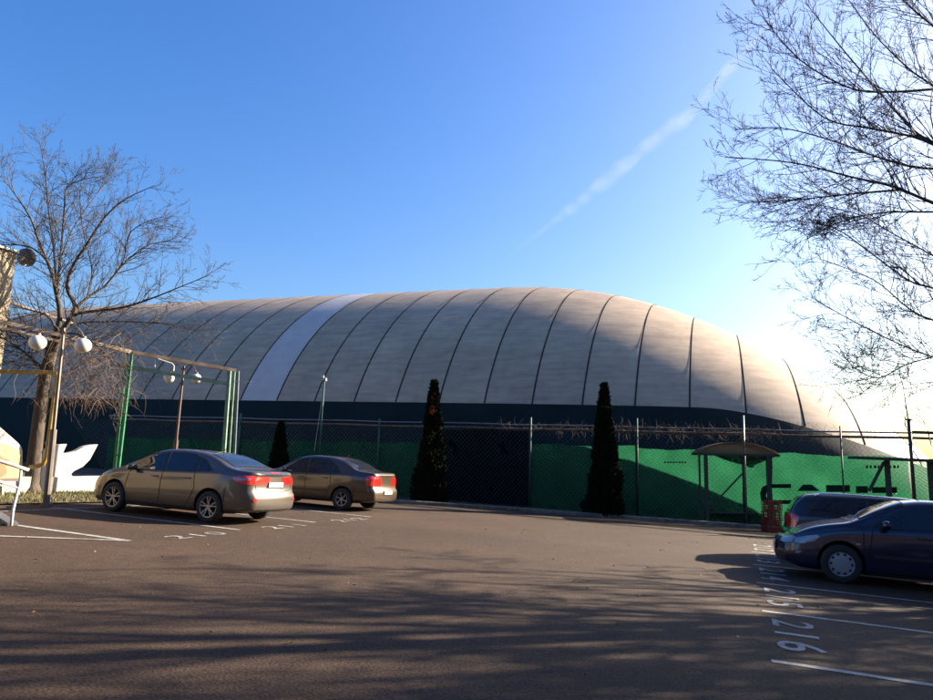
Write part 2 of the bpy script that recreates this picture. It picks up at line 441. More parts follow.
# ------------------------------------------------------------------ fence
def fy(x): return 28.7-.3*x
def railz(x): return 3.04-.0115*(x-2.6)
def FP(x, z, off=0.): return Vector((x, fy(x)+off, z))
fence = empty('perimeter_fence', (2.6, fy(2.6), gz(2.6)))
tag(fence, 'long chain link fence with green mesh panels and rusty top pipes below the dome', 'fence')
FI = Matrix.Translation(-fence.location)
def fpart(mb, name, m, label=None, smooth=False):
    mb.v = [tuple(FI @ Vector(p)) for p in mb.v]
    o = mb.build(name, m, fence, smooth=smooth)
    if label: o['label'] = label
    return o
FX0, FX1 = -17., 24.
for dz, r, nm, mt in ((0, .045, 'rail', 'rail'), (.17, .028, 'rail', 'galv')):
    mb = MB(); pts = [FP(FX0+(FX1-FX0)*k/24, railz(FX0+(FX1-FX0)*k/24)+dz-.08+.015*math.sin(k*2.1)) for k in range(25)]
    mb.tube(pts, r, 8); fpart(mb, nm, M[mt], smooth=True)
posts = [(-16.5, 3.4, .035, 'greenpost'), (-10.1, 3.5, .05, 'greenpost'), (-3.6, 3.3, .035, 'greenpost'), (2.62, 3.42, .045, 'greenpost'), (6.55, 3.42, .03, 'greenpost'), (10.16, 3.55, .04, 'galv'), (13.2, 3.2, .03, 'darkpost'), (15.25, 3.45, .06, 'darkpost'), (19.2, 3.4, .04, 'darkpost'), (23.5, 3.4, .04, 'darkpost')]
for x, zt, r, mt in posts:
    mb = MB(); mb.tube([FP(x, gz(x)-.1, -.07), FP(x, zt, -.07)], r, 8)
    if abs(x-15.25) < .01:
        top = at(902.5, 381, fy(15.25)-.07)
        mb.tube([FP(x, zt-.3, -.07), Vector((top.x, fy(15.25)-.07, top.z))], [.022, .014], 6)
        mb.box(FP(x, zt, -.07), (.16, .16, .05))
    fpart(mb, 'post', M[mt], smooth=True)
mb = MB(); mb.bar(FP(15.3, 3.02, -.12), FP(16.6, 2.98, -.12), .09, .09); fpart(mb, 'rail_clamp', M['darkpost'])
mb = MB(); q = at(918, 425, fy(15.6)); 
mb.tube([FP(15.75, 3.1, -.1), FP(15.8, 2.6, -.14), FP(16.0, 2.36, -.15), FP(16.5, 2.3, -.15)], .018, 5); fpart(mb, 'hook', M['darkpost'])
def mesh_panel(x0, x1, ztf, m, name='mesh_panel', label=None, off=.03):
    mb = MB(); nx = max(2, int((x1-x0)*5)); nz = 10; vs = []
    for i in range(nx+1):
        x = x0+(x1-x0)*i/nx
        zt = ztf(x)+.03*math.sin(x*2.3)+.012*math.sin(x*7.1)
        z0 = gz(x)+.02
        for j in range(nz+1):
            z = z0+(zt-z0)*j/nz
            vs.append(FP(x, z, off+.035*math.sin(x*3.1+z*1.3)*math.sin(z*2.2)+.02*math.sin(x*8.3+z*5.1)*math.sin(x*1.7)))
    mb.add(vs, [(i*(nz+1)+j, (i+1)*(nz+1)+j, (i+1)*(nz+1)+j+1, i*(nz+1)+j+1) for i in range(nx) for j in range(nz)])
    return fpart(mb, name, m, label, smooth=True)
mesh_panel(-17, -10.15, lambda x: 2.3, M['mesh_g'])
mesh_panel(-10.05, -1.45, lambda x: 2.32, M['mesh_g'])
mesh_panel(-1.4, 2.55, lambda x: 2.9, M['mesh_n'], label='dark navy mesh panel beside the green ones')
mesh_panel(2.68, 6.5, lambda x: 2.36, M['mesh_g'])
mesh_panel(6.6, 10.1, lambda x: 2.30-.012*(x-6), M['mesh_g'])
mesh_panel(10.2, 15.2, lambda x: 2.22-.01*(x-10), M['mesh_g'])
mesh_panel(15.3, 24, lambda x: 2.17-.01*(x-15), M['mesh_g'])
mb = MB(); sp = .16; x = FX0
while x < FX1:
    for sgn in (1, -1):
        z0, z1 = gz(x), railz(x)-.08
        xe = x+sgn*(z1-z0)*.9
        mb.tube([FP(x, z0, .0), FP(xe, z1, 0.)], .0028, 3, cap=False)
    x += sp
fpart(mb, 'chain_link', M['galv'])
# printing on the mesh, seen from behind (mirrored)
def ink_poly(pts, y_off=.08):
    mb = MB()
    P3 = []
    for px, py in pts:
        d = ray(px, py); k = d.x/d.y; yy = (28.7+y_off)/(1+.3*k)
        P3.append(at(px, py, yy))
    tris = tessellate_polygon([[Vector((p.x, p.z, 0)) for p in P3]])
    n = len(P3)
    mb.add(P3+[p+Vector((0, .004, 0)) for p in P3], [tuple(t) for t in tris]+[tuple(i+n for i in reversed(t)) for t in tris]+[(i, (i+1) % n, n+(i+1) % n, n+i) for i in range(n)])
    return mb
def addp(pts, name='letter'):
    fpart(ink_poly(pts, -.02), name, M['ink'])
addp([(768, 484), (791, 484), (791, 488), (771, 488), (767, 491), (766, 496), (768, 500), (791, 500), (791, 504), (766, 504), (761, 500), (760, 493), (762, 487)])
addp([(797, 491), (803, 484.5), (812, 484.5), (820, 491)])
addp([(826, 485), (850, 485), (850, 492), (826, 492)])
addp([(856, 486), (868, 486), (868, 493), (856, 493)])
addp([(872, 487), (897, 487), (897, 493), (872, 493)])
for i in range(9):
    w_ = rnd.uniform(1.8, 3.6); x0 = 866+i*3.9
    if i in (4, 5): continue
    addp([(x0, 465.3), (x0+w_*.9, 465.3), (x0+w_*.9, 468.2), (x0, 468.2)])
for i in range(8):
    x0 = 664+i*2.9
    addp([(x0, 461.5), (x0+2., 461.5), (x0+2., 463), (x0, 463)])

# dry creeper over the top pipes
mb = MB()
def curl(p, d, L, r, n, droop=-.3, mbb=None, curlv=.5, rr=rnd):
    pts = [Vector(p)]; d = Vector(d).normalized()
    for i in range(n):
        d = (d+Vector((rr.gauss(0, curlv), rr.gauss(0, curlv*.6), rr.gauss(0, curlv)+droop*.3))*.5).normalized()
        pts.append(pts[-1]+d*L/n)
    mbb.tube(pts, [r*(1-.7*i/n) for i in range(n+1)], 3, cap=False)
    return pts
for k in range(900):
    x = rnd.triangular(1.2, 15., 9.5) if k % 3 else rnd.uniform(4.5, 11)
    x = x if k % 5 else rnd.uniform(0.4, 6.5)
    p = FP(x, railz(x)+rnd.uniform(-.12, .1), rnd.uniform(-.08, .1))
    up = rnd.random() < .5
    d = Vector((rnd.gauss(0, 1), rnd.gauss(0, .4), (rnd.uniform(.2, 1.2) if up else rnd.uniform(-1.3, .2))))
    pts = curl(p, d, rnd.uniform(.2, .55), rnd.uniform(.004, .009), 5, -.4 if not up else .0, mb)
tag(mb.build('creeper', M['dry']), 'leafless dry creeper tangled along the top pipes of the fence', 'creeper')

# camera pole behind parked bronze sedan
pb = at(319, 452, 30.1); pt = at(324.3, 381, 30.1)
pole = empty('camera_pole', (pb.x, 30.1, gz(pb.x)))
tag(pole, 'thin green pole with a small white camera on top behind the bronze sedan', 'pole')
mb = MB(); mb.tube([(0, 0, 0), (pt.x-pb.x, 0, pt.z-gz(pb.x))], .035, 8); mb.build('post', M['greenpost'], pole, smooth=True)
mb = MB(); h = Vector((pt.x-pb.x, 0, pt.z-gz(pb.x))); mb.tube([h-Vector((.25, 0, 3)), h-Vector((.12, .03, 1.6)), h-Vector((.04, 0, .6)), h], .012, 5); mb.build('cable', M['whitemetal'], pole)
mb = MB(); mb.box(h+Vector((.03, -.06, .06)), (.14, .26, .12)); mb.box(h+Vector((-.08, -.02, .18)), (.12, .16, .10)); mb.box(h, (.06, .06, .16)); mb.build('camera_head', M['whitemetal'], pole)

# ------------------------------------------------------------------ thuja columns
def thuja(name, base, top_z, rbase, n, seed, label, bias=0., redpatch=None):
    r = random.Random(seed)
    H = top_z-base.z
    o = empty(name, base); tag(o, label, 'conifer', 'clipped thuja columns before the fence')
    mb = MB(); mb.tube([(0, 0, -.1), (0, 0, H*.9)], [.06, .015], 6); mb.build('trunk', M['bark'], o)
    def prof(t): # radius by height fraction
        return rbase*(.86+.14*math.sin(min(1, t*5)*math.pi/2))*(1-t**1.0)**.9*(1-.15*math.sin(math.pi*t))+.012 if t < 1 else .025
    mb = MB()
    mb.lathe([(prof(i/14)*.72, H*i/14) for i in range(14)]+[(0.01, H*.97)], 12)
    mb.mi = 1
    for i in range(n):
        t = r.random()**.9; a = r.uniform(0, 2*math.pi)
        lump = 1+.13*math.sin(a*3+t*9+seed)+.12*math.sin(a*5-t*17)+.08*math.sin(a*2+t*31)
        rr = prof(t)*lump*(r.uniform(.72, 1.05))
        p = Vector((rr*math.cos(a)+bias*t, rr*math.sin(a), H*t+.03))
        out = Vector((math.cos(a), math.sin(a), r.uniform(.5, 2.2))).normalized()
        s = r.uniform(.05, .13)
        sd = out.cross(Vector((r.gauss(0, 1), r.gauss(0, 1), r.gauss(0, 1)))).normalized()*s*.38
        tip = p+out*s*r.uniform(1., 1.8)
        mb.add([p-sd*.5, p+sd*.5, tip*.5+p*.5+sd, tip, tip*.5+p*.5-sd], [(0, 1, 2, 3, 4)])
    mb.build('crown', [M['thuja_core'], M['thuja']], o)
    if redpatch:
        mb = MB()
        for i in range(220):
            z = r.uniform(*redpatch[0]); a = R(redpatch[1])+r.gauss(0, .35)
            rr = prof(z/H)*1.1+r.uniform(-.02, .05)
            p = Vector((rr*math.cos(a), rr*math.sin(a), z)); s = r.uniform(.03, .06)
            q1 = Vector((r.gauss(0, 1), r.gauss(0, 1), r.gauss(0, 1))).normalized()*s; q2 = Vector((r.gauss(0, 1), r.gauss(0, 1), r.gauss(0, 1))).normalized()*s
            mb.add([p-q1, p+q2, p+q1, p-q2], [(0, 1, 2, 3)])
        tag(mb.build('dead_patch', M['red_leaf'], o), 'orange red patch of dead leaves near the tip')
    return o
b1 = Vector((-1.18, 26.3, gz(-1.18))); b2 = Vector((5.12, 25.7, gz(5.12)))
t1 = at(436, 383, 26.3).z; t2 = at(606, 386, 25.7).z
thuja('thuja', b1, t1, .68, 12000, 3, 'tall dark thuja with an orange dead patch near its tip', redpatch=((3.25, 3.95), 250))
thuja('thuja', b2, t2, .70, 12000, 5, 'tall dark pointed thuja right of the fence gate, all green')
b3 = Vector((-7.7, 29.6, gz(-7.7)))
thuja('thuja', b3, at(285, 424, 29.6).z, .55, 4000, 8, 'small dark thuja half hidden between the two tan sedans')

# ------------------------------------------------------------------ shelters
def shelter_arched():
    y = 25.35
    o = empty('shelter', (at(742, 470, y).x, y, gz(9.7))); tag(o, 'small open shelter with arched translucent roof before the green mesh', 'shelter')
    I = Matrix.Translation(-o.location)
    def pp(mb, nm, m, sm=False):
        mb.v = [tuple(I @ Vector(p)) for p in mb.v]; return mb.build(nm, m, o, smooth=sm)
    def G(px, dy): 
        p = at(px, 470, y+dy); return Vector((p.x, y+dy, gz(p.x)))
    zt = at(742, 455, y).z
    for px, dy, w in ((706, 0, .11), (768.5, 0, .13), (699.5, .15, .06), (774, .15, .06)):
        g = G(px, dy); mb = MB(); mb.bar(g-Vector((0, 0, .05)), Vector((g.x, g.y, zt+.02)), w); pp(mb, 'post', M['darkpost'])
    a, b = at(697, 455, y), at(779, 457, y); mb = MB(); mb.bar((a.x, y-.06, zt), (b.x, y-.06, zt), .05, .07); mb.bar((a.x, y+.95-.35, zt), (b.x, y+.6, zt), .05, .07); pp(mb, 'crossbar', M['darkpost'])
    mb = MB(); n = 14; vs = []
    rise = (at(741, 441, y).z-zt)*.85
    for i in range(n+1):
        t = i/n; x = a.x+(b.x-a.x)*t; z = zt+.04+rise*math.sin(math.pi*t)**.75
        vs += [(x, y-.12, z), (x, y+.7, z), (x, y-.12, z-.02), (x, y+.7, z-.02)]
    fs = []
    for i in range(n):
        q = 4*i; fs += [(q, q+4, q+5, q+1), (q+2, q+3, q+7, q+6), (q, q+2, q+6, q+4), (q+1, q+5, q+7, q+3)]
    for yy in (y-.05, y+.65):
        k = len(vs); vs += [(a.x+(b.x-a.x)*i/n, yy, zt+.03) for i in range(n+1)]+[(a.x+(b.x-a.x)*i/n, yy, zt+.02+rise*math.sin(math.pi*i/n)**.75) for i in range(n+1)]
        fs += [(k+i, k+i+1, k+n+2+i, k+n+1+i) for i in range(n)]
    mb.add(vs, fs); pp(mb, 'roof', M['roofing'])
    g = at(706, 512, y+.05); h = at(742, 474, y+.05); mb = MB(); mb.bar(g, h, .05); pp(mb, 'brace', M['darkpost'])
    mb = MB(); c = G(741, .2); mb.bar((a.x+.35, y+.45, gz(10)+.45), (b.x-.35, y+.45, gz(10)+.45), .4, .05); pp(mb, 'bench', M['darkpost'])
shelter_arched()
def shelter_flat():
    y = 23.6
    a, b = at(850, 457.5, y), at(990, 464, y)
    o = empty('shelter', (a.x+1, y, gz(a.x))); tag(o, 'flat roofed open shelter at the right end of the fence behind the dark cars', 'shelter')
    I = Matrix.Translation(-o.location)
    def pp(mb, nm, m):
        mb.v = [tuple(I @ Vector(p)) for p in mb.v]; return mb.build(nm, m, o)
    mb = MB(); z = a.z
    mb.bar((a.x, y-.1, z), (b.x, y-.1, z-.06), .5, .09); pp(mb, 'roof', M['darkpost'])
    for px in (887.5, 931, 985):
        p = at(px, 470, y); mb = MB(); mb.bar((p.x, y, gz(p.x)-.05), (p.x, y, z-.05), .13 if px < 930 else .16); pp(mb, 'post', M['darkpost'])
    p0, p1 = at(869, 491, y), at(884, 462, y); mb = MB(); mb.bar(p0, p1, .08); pp(mb, 'brace', M['darkpost'])
shelter_flat()

# red openwork crates stacked by the kerb
cb = gnd(770, 532)
for k in range(3):
    z = k*.34; o = empty('plastic_crate', (cb.x+.12+.02*k, cb.y+.15, gz(cb.x)+z), .2+.05*k)
    tag(o, ['red openwork crate at the bottom of the stack near the kerb', 'red openwork crate in the middle of the stack near the kerb', 'red openwork crate on top of the stack near the kerb'][k], 'crate', 'red crates stacked near the kerb')
    mb = MB(); a = .25; b = .18
    mb.box((0, 0, .015), (2*a, 2*b, .02))
    for h in (.03, .11, .20, .31):
        for s in (-1, 1):
            mb.box((0, s*b, h), (2*a+.02, .018, .04 if h in (.31, .03) else .022)); mb.box((s*a, 0, h), (.018, 2*b-.02, .04 if h in (.31, .03) else .022))
    for i in range(7):
        x = -a+2*a*i/6
        for s in (-1, 1): mb.box((x, s*b, .17), (.024, .014, .3))
    for i in range(1, 5):
        yy = -b+2*b*i/5
        for s in (-1, 1): mb.box((s*a, yy, .17), (.014, .024, .3))
    mb.build('basket', M['red_plastic'], o)

# ------------------------------------------------------------------ lamps and pergola
def lamp(base, top, globes, polem, label, y):
    o = empty('street_lamp', base); tag(o, label, 'street lamp', 'twin globe lamps on the left')
    I = -Vector(base)
    mb = MB(); t = Vector(top)+I
    low = Vector((0, 0, 0)).lerp(t, .42)
    mb.tube([(0, 0, -.05), low], [.075, .07], 10); mb.tube([low, t], [.042, .036], 8); mb.tube([(0, 0, -.02), (0, 0, .05)], .13, 10)
    mb.build('pole', M[polem], o, smooth=False)
    for g, gr in globes:
        g = Vector(g)+I; n = 10
        j = t-Vector((0, 0, .12)); mid = []
        topz = max(j.z, g.z+gr)+.14
        for i in range(n+1):
            a = i/n; x = j.x+(g.x-j.x)*a
            z = (j.z-.12)*(1-a)+(g.z+gr)*a+math.sin(math.pi*a)**.8*.30*(1.-.2*a)
            mid.append((x, j.y+(g.y-j.y)*a, z))
        mb = MB(); mb.tube(mid, .014, 6); arm = mb.build('arm', M[polem], o, smooth=True)
        mb = MB(); mb.lathe([(gr*math.sin(math.pi*i/14)+.0005, -gr*math.cos(math.pi*i/14)*.93) for i in range(15)], 22, g); mb.build('globe', M['globe'], o, smooth=True)
        mb = MB(); mb.lathe([(.001, gr+.03), (.05, gr+.03), (.06, gr-.02), (.06, gr-.04)], 12, g); mb.build('cap', M[polem], o)
yl = 16.1
lb = gnd(46, 506); lt = at(63, 328, yl)
lamp(lb, (lt.x+.02, yl, lt.z), [(at(37.5, 342.5, yl), .19), (at(83, 345.5, yl), .185)], 'greypole', 'twin globe street lamp with grey brown pole standing in the grass', yl)
y2 = 22.; lt2 = at(184, 366, y2)
lamp((lt2.x-.05, y2, gz(lt2.x)), (lt2.x, y2, lt2.z), [(at(169, 378, y2), .165), (at(196, 378.5, y2), .165)], 'brownpole', 'twin globe street lamp with red brown pole under the pergola', y2)

pg = empty('pergola', (-8.5, 20.5, gz(-8.5))); tag(pg, 'steel pergola frame with green posts and rusty white top beam behind the beige sedan', 'pergola')
def pp(mb, nm, m, label=None, sm=False):
    mb.v = [tuple(Vector(p)-pg.location) for p in mb.v]; o = mb.build(nm, m, pg, smooth=sm)
    if label: o['label'] = label
A0, A1, A2, A3 = at(-60, 308, 17.2), at(60, 335, 18.7), at(131, 352, 20), at(236, 370.5, 21.4)
for (q0, q1) in ((A0, A1), (A1, A2), (A2, A3)):
    mb = MB(); mb.bar(q0, q1, .09, .10); pp(mb, 'beam', M['beam'])
mb = MB(); mb.bar(at(-60, 313, 16.6), at(100, 351, 19.0), .06, .07); pp(mb, 'beam', M['beam'])
mb = MB(); mb.bar(at(-20, 292, 19.3), at(75, 324, 21.5), .05, .06); pp(mb, 'beam', M['beam'])
mb = MB(); mb.bar(at(118, 365, 20), at(229, 384, 21.2), .09, .10); pp(mb, 'crossbeam', M['pale_green'])
# ladder-like green post: two tubes with rungs
for dx in (0, 5.2):
    mb = MB(); a, b = at(113.5+dx*.8, 476, 20), at(127+dx, 352, 20); k = Vector((b.x-a.x, 0, b.z-a.z)); a2 = a-k*(a.z-gz(a.x)+.02)/k.z
    mb.bar(a2, b, .065, .065); pp(mb, 'post', M['green_paint'])
for py in (366, 395, 425, 455): 
    mb = MB(); t = (476-py)/124; mb.bar(at(113.5+13.5*t-1.2, py, 19.96), at(117.7+14.3*t+1.2, py, 19.96), .04, .05)
    pp(mb, 'rung', M['green_paint'])
for (xa, ya, xb, yb, yy, w, mt) in ((223.5, 455, 229.5, 371, 21.2, .10, 'pale_green'), (229, 455, 234.5, 371, 21.35, .05, 'pale_green'), (234, 455, 238, 371, 21.5, .08, 'bluegrey')):
    a, b = at(xa, ya, yy), at(xb, yb, yy); k = b-a; a2 = a-k*(a.z-gz(a.x)+.02)/k.z; mb = MB(); mb.bar(a2, b, w); pp(mb, 'post', M[mt])
mb = MB(); mb.tube([at(140, 354, 20.2), at(155, 358.5, 20.3), at(155, 367, 20.3)], .022, 6); pp(mb, 'bracket', M['whitemetal']); mb = MB(); mb.tube([at(158, 359, 20.3), at(172, 363.5, 20.5), at(174, 366, 20.5), at(173.5, 371, 20.5)], .022, 6); pp(mb, 'bracket', M['whitemetal']); mb = MB(); mb.tube([at(234, 381.5, 21.3), at(251, 381.5, 21.3)], .012, 5)
pp(mb, 'bracket', M['whitemetal'])

# yellow gas pipe on the left
gp = empty('gas_pipe', (at(42, 460, 18.2).x, 18.2, 0)); tag(gp, 'bright yellow gas pipe dropping beside the tree trunk with an elbow', 'pipe')
mb = MB(); L = [at(30, 467, 18.3), at(38, 466, 18.25), at(43, 464, 18.2), at(46.5, 458, 18.2), at(56.5, 381, 18.2), at(57, 374, 18.2), at(50, 372.5, 18.25), at(0, 371.5, 18.6), at(-60, 370, 19)]
mb.tube([Vector(p)-gp.location for p in L], .055, 10); mb.build('pipe_run', M['gaspipe'], gp, smooth=True)
for q in (at(48.5, 443, 18.2), at(55, 393, 18.2)):
    mb = MB(); mb.lathe([(.058, -.04), (.075, -.04), (.075, .04), (.058, .04)], 12, Vector(q)-gp.location); mb.build('clamp', M['galv'], gp)

# ------------------------------------------------------------------ building, wave wall, painted panel, barrier
cb_ = at(16.5, 253, 19.)
bd = empty('building', (cb_.x, 19., gz(cb_.x)))
tag(bd, 'cream rendered building corner at the left edge under the satellite dish', 'building')
mb = MB(); hgt = cb_.z-gz(cb_.x)
c0 = Vector((0, 0, 0)); c1 = c0-A*12; c2 = c1-Bd*9; c3 = c0-Bd*9
vs = [Vector((p.x, p.y, -.3)) for p in (c0, c1, c2, c3)]+[Vector((p.x, p.y, hgt)) for p in (c0, c1, c2, c3)]
mb.add(vs, [(0, 1, 5, 4), (1, 2, 6, 5), (2, 3, 7, 6), (3, 0, 4, 7), (4, 5, 6, 7)]); mb.build('wall', M['cream'], bd)
mb = MB(); o_ = .06
for a_, b_ in ((c0, c1), (c1, c2), (c2, c3), (c3, c0)):
    mb.bar(Vector((a_.x, a_.y, hgt+.03)), Vector((b_.x, b_.y, hgt+.03)), .16, .06)
mb.build('parapet_cap', M['whitemetal'], bd)
for k in range(2):
    f = MB(); cc = c1*(.42+.3*k)+Vector((0, 0, 2.2)); Mx = Matrix((A, Bd, Vector((0, 0, 1)))).transposed()
    f.box(cc+Bd*.02, (1.5, .06, 1.5), Mx); wn = f.build('window', M['whitemetal'], bd)
    f = MB(); f.box(cc+Bd*.06, (1.34, .02, 1.34), Mx); f.build('pane', M['black_plastic'], wn)
# dish
dc = at(25, 257.5, 19.4)
ds = empty('satellite_dish', (dc.x-.35, 19.4, dc.z-.75)); tag(ds, 'round grey satellite dish on the corner of the cream building', 'satellite dish')
dcl = Vector(dc)-ds.location
n0 = Vector((-.12, .95, .25)).normalized(); u0 = n0.orthogonal().normalized(); v0 = n0.cross(u0)
mb = MB(); prof = [(r_, .16*(r_/.27)**2*.5) for r_ in (0.001, .06, .12, .18, .23, .265)]
vs = []; N = 28
for off in (0, .012):
    for r_, h in prof:
        for j in range(N):
            a_ = 2*math.pi*j/N; vs.append(dcl+u0*r_*math.cos(a_)+v0*r_*math.sin(a_)+n0*(h+off))
m_ = len(prof); fs = []
for q in (0, 1):
    for i in range(m_-1):
        for j in range(N):
            a_, b_ = q*m_*N+i*N+j, q*m_*N+i*N+(j+1) % N; fs.append((a_, b_, b_+N, a_+N))
mb.add(vs, fs); mb.build('reflector', M['dish'], ds, smooth=True)
mb = MB(); mb.tube([(-.1, -.2, 0), (0, 0, .45), dcl-n0*.05], .022, 6); mb.tube([dcl-Vector((0, 0, .25)), dcl+n0*.35+Vector((.12, 0, -.1))], .014, 5); mb.build('bracket', M['whitemetal'], ds)

# white wave-topped wall (runs along the row of bays and faces the sun)
def on_plane(px, py, P0):
    d = ray(px, py); n = Bd; t = (Vector((P0[0], P0[1], 0)).dot(n))/(d.dot(n))
    return Vector((d.x*t, d.y*t, HC+d.z*t))
def wall_poly(pts, P0, th, mb, own):
    P = [on_plane(px, py, P0) for px, py in pts]; B0 = Vector((P0[0], P0[1], 0))
    mb.prism([((p-B0).dot(A), p.z) for p in P], 0, th, lambda u, v, d: B0+A*u-Bd*d+Vector((0, 0, v))-own.location)
WP = (-10.9, 20.6)
ww = empty('wave_wall', (WP[0], WP[1], gz(WP[0]))); tag(ww, 'low white garden wall with swooping wing shaped crests in the sun', 'wall')
mb = MB(); g_ = 494
wall_poly([(-14, 500), (-14, 474), (20, 476.5), (60, 477), (100, 476), (110, 476), (110, g_+2), (40, 496)], WP, .3, mb, ww); mb.build('plinth', M['white'], ww)
mb = MB()
wall_poly([(34, 477), (34, 444), (39, 448), (46, 450), (52, 446.5), (58, 444.8), (67, 444), (64.5, 449.5), (63, 453), (69, 453), (76, 451), (84, 446.7), (90, 445), (98, 444.4), (94.5, 451), (90, 459.5), (83, 466.5), (74, 471), (71, 474), (73, 477)], (WP[0]-.06, WP[1]), .16, mb, ww); mb.build('crest', M['white'], ww)
# white and yellow painted panel
BP = (-11.35, 17.6)
pn = empty('painted_board', (BP[0], BP[1], gz(BP[0]))); tag(pn, 'white and yellow painted board with an orange shape at the left edge', 'board')
def pb_(pts, dd, th, nm, m):
    mb = MB(); wall_poly(pts, (BP[0]+Bd.x*dd, BP[1]+Bd.y*dd), th, mb, pn); mb.build(nm, m, pn)
pb_([(-30, 482), (-30, 402), (0, 427), (16, 441), (21, 446), (22.5, 451), (22, 479.5)], 0, .12, 'board', M['white'])
pb_([(-30, 480), (-30, 446), (6, 444), (22.2, 452), (21.8, 478)], .027, .024, 'yellow_field', M['yellow'])
pb_([(-12, 470), (-6, 458), (0, 455), (4, 458), (9, 459), (9.5, 463), (6, 467), (7, 473), (2, 477), (-12, 478)], .054, .024, 'orange_shape', M['orange'])
pb_([(-30, 482), (-30, 479.2), (22, 478), (22, 481)], .10, .22, 'ledge', M['brownpole'])
for px in (-20, 2, 18): pb_([(px, 497), (px, 481), (px+2, 481), (px+2, 497)], -.02, .08, 'leg', M['white'])
# barrier
br = empty('metal_barrier', (-7.7, 12.3, gz(-7.7))); tag(br, 'white tubular metal barrier at the left edge by the painted wedge', 'barrier')
def bp_(L, r, nm):
    mb = MB(); mb.tube([Vector(p)-br.location for p in L], r, 8); mb.build(nm, M['whitemetal'], br, smooth=True)
yb = 12.3
f0 = gnd(11, 527); f0 = Vector((f0.x, f0.y, gz(f0.x)+.02))
bp_([f0, at(13, 510, 12.3), at(18, 489, 12.45), at(19.5, 484, 12.45), at(21, 471, 12.5)], .025, 'post')
bp_([at(28.5, 470, 12.6), at(14, 465.5, 12.4), at(-70, 440, 11.6)], .03, 'top_rail')
bp_([at(18, 487.5, 12.45), at(-70, 459, 11.6)], .025, 'lower_rail')
bp_([at(12, 489, 12.4), at(-70, 462, 11.6)], .018, 'lower_rail')
mb = MB(); q = gnd(11, 526); mb.bar(q+Vector((.03, 0, .03)), gnd(-40, 503)+Vector((0, 0, .25)), .16, .05); mb.v = [tuple(Vector(p)-br.location) for p in mb.v]; mb.build('foot', M['galv'], br)
bp_([gnd(-60, 520)+Vector((0, 0, .0)), at(-55, 446, 11.7)], .025, 'post')

# ------------------------------------------------------------------ trees
class Tree:
    def __init__(s, seed): s.r = random.Random(seed); s.tr = MB(); s.tw = MB(); s.fat = .0125
    def spline(s, pts, n=4):
        out = []; P = [Vector(p) for p in pts]; k = len(P)
        for i in range(k-1):
            a, b, c, d = P[max(i-1, 0)], P[i], P[i+1], P[min(i+2, k-1)]
            for j in range(n):
                t = j/n
                out.append(.5*((2*b)+(c-a)*t+(2*a-5*b+4*c-d)*t*t+(3*b-a-3*c+d)*t**3))
        out.append(P[-1]); return out
    def limb(s, pts, r0, r1, kids=8, klen=2., depth=3, lo=.1, spread=1., up=.15, sides=6, rmin=.004, dens=1.):
        S = s.spline(pts); n = len(S)
        rad = [r0+(r1-r0)*(i/(n-1))**.8 for i in range(n)]
        (s.tr if r0 > .05 else s.tw).tube(S, rad, sides)
        s.kids(S, rad, kids, klen, depth, lo, spread, up, rmin)
        return S
    def kids(s, S, rad, kids, klen, depth, lo, spread, up, rmin):
        r = s.r; n = len(S)
        if depth <= 0: return
        for k in range(kids):
            t = lo+(1-lo)*(k+r.random())/kids; i = min(n-2, int(t*(n-1))); f = t*(n-1)-i
            p = S[i].lerp(S[i+1], f); d = (S[i+1]-S[i]).normalized()
            side = Vector((r.gauss(0, 1), r.gauss(0, 1), r.gauss(0, 1))); side -= d*side.dot(d); side.normalize()
            ang = r.uniform(.45, 1.05)*spread
            nd = (d*math.cos(ang)+side*math.sin(ang)+Vector((0, 0, up))).normalized()
            L = klen*r.uniform(.55, 1.15)*(1-.45*t)
            s.branch(p, nd, L, max(rmin, min(rad[i]*.62, .004+L*s.fat)), depth, spread, up, rmin)
    def branch(s, p, d, L, r0, depth, spread, up, rmin):
        r = s.r; n = 5 if depth > 1 else 3
        pts = [p]; dd = d
        for i in range(n):
            dd = (dd+Vector((r.gauss(0, .13), r.gauss(0, .13), r.gauss(0, .13)+up*.22))).normalized()
            pts.append(pts[-1]+dd*L/n)
        rad = [r0+(rmin*.6-r0)*i/n for i in range(n+1)]
        s.tw.tube(pts, rad, 4 if r0 > .02 else 3, cap=False)
        if depth > 1:
            s.kids(pts, rad, s.nk[depth], L*s.lk, depth-1, .15, spread, up, rmin)
def tree_obj(name, T, base, label, group, barkm, twigm, extra=None):
    o = empty(name, base); tag(o, label, 'tree', group)
    for mb, nm, m in ((T.tr, 'trunk', barkm), (T.tw, 'crown', twigm)):
        mb.v = [tuple(Vector(p)-Vector(base)) for p in mb.v]
        mb.build(nm, m, o, smooth=True)
    if extra:
        for mb, nm, m in extra:
            mb.v = [tuple(Vector(p)-Vector(base)) for p in mb.v]; mb.build(nm, m, o)
    return o
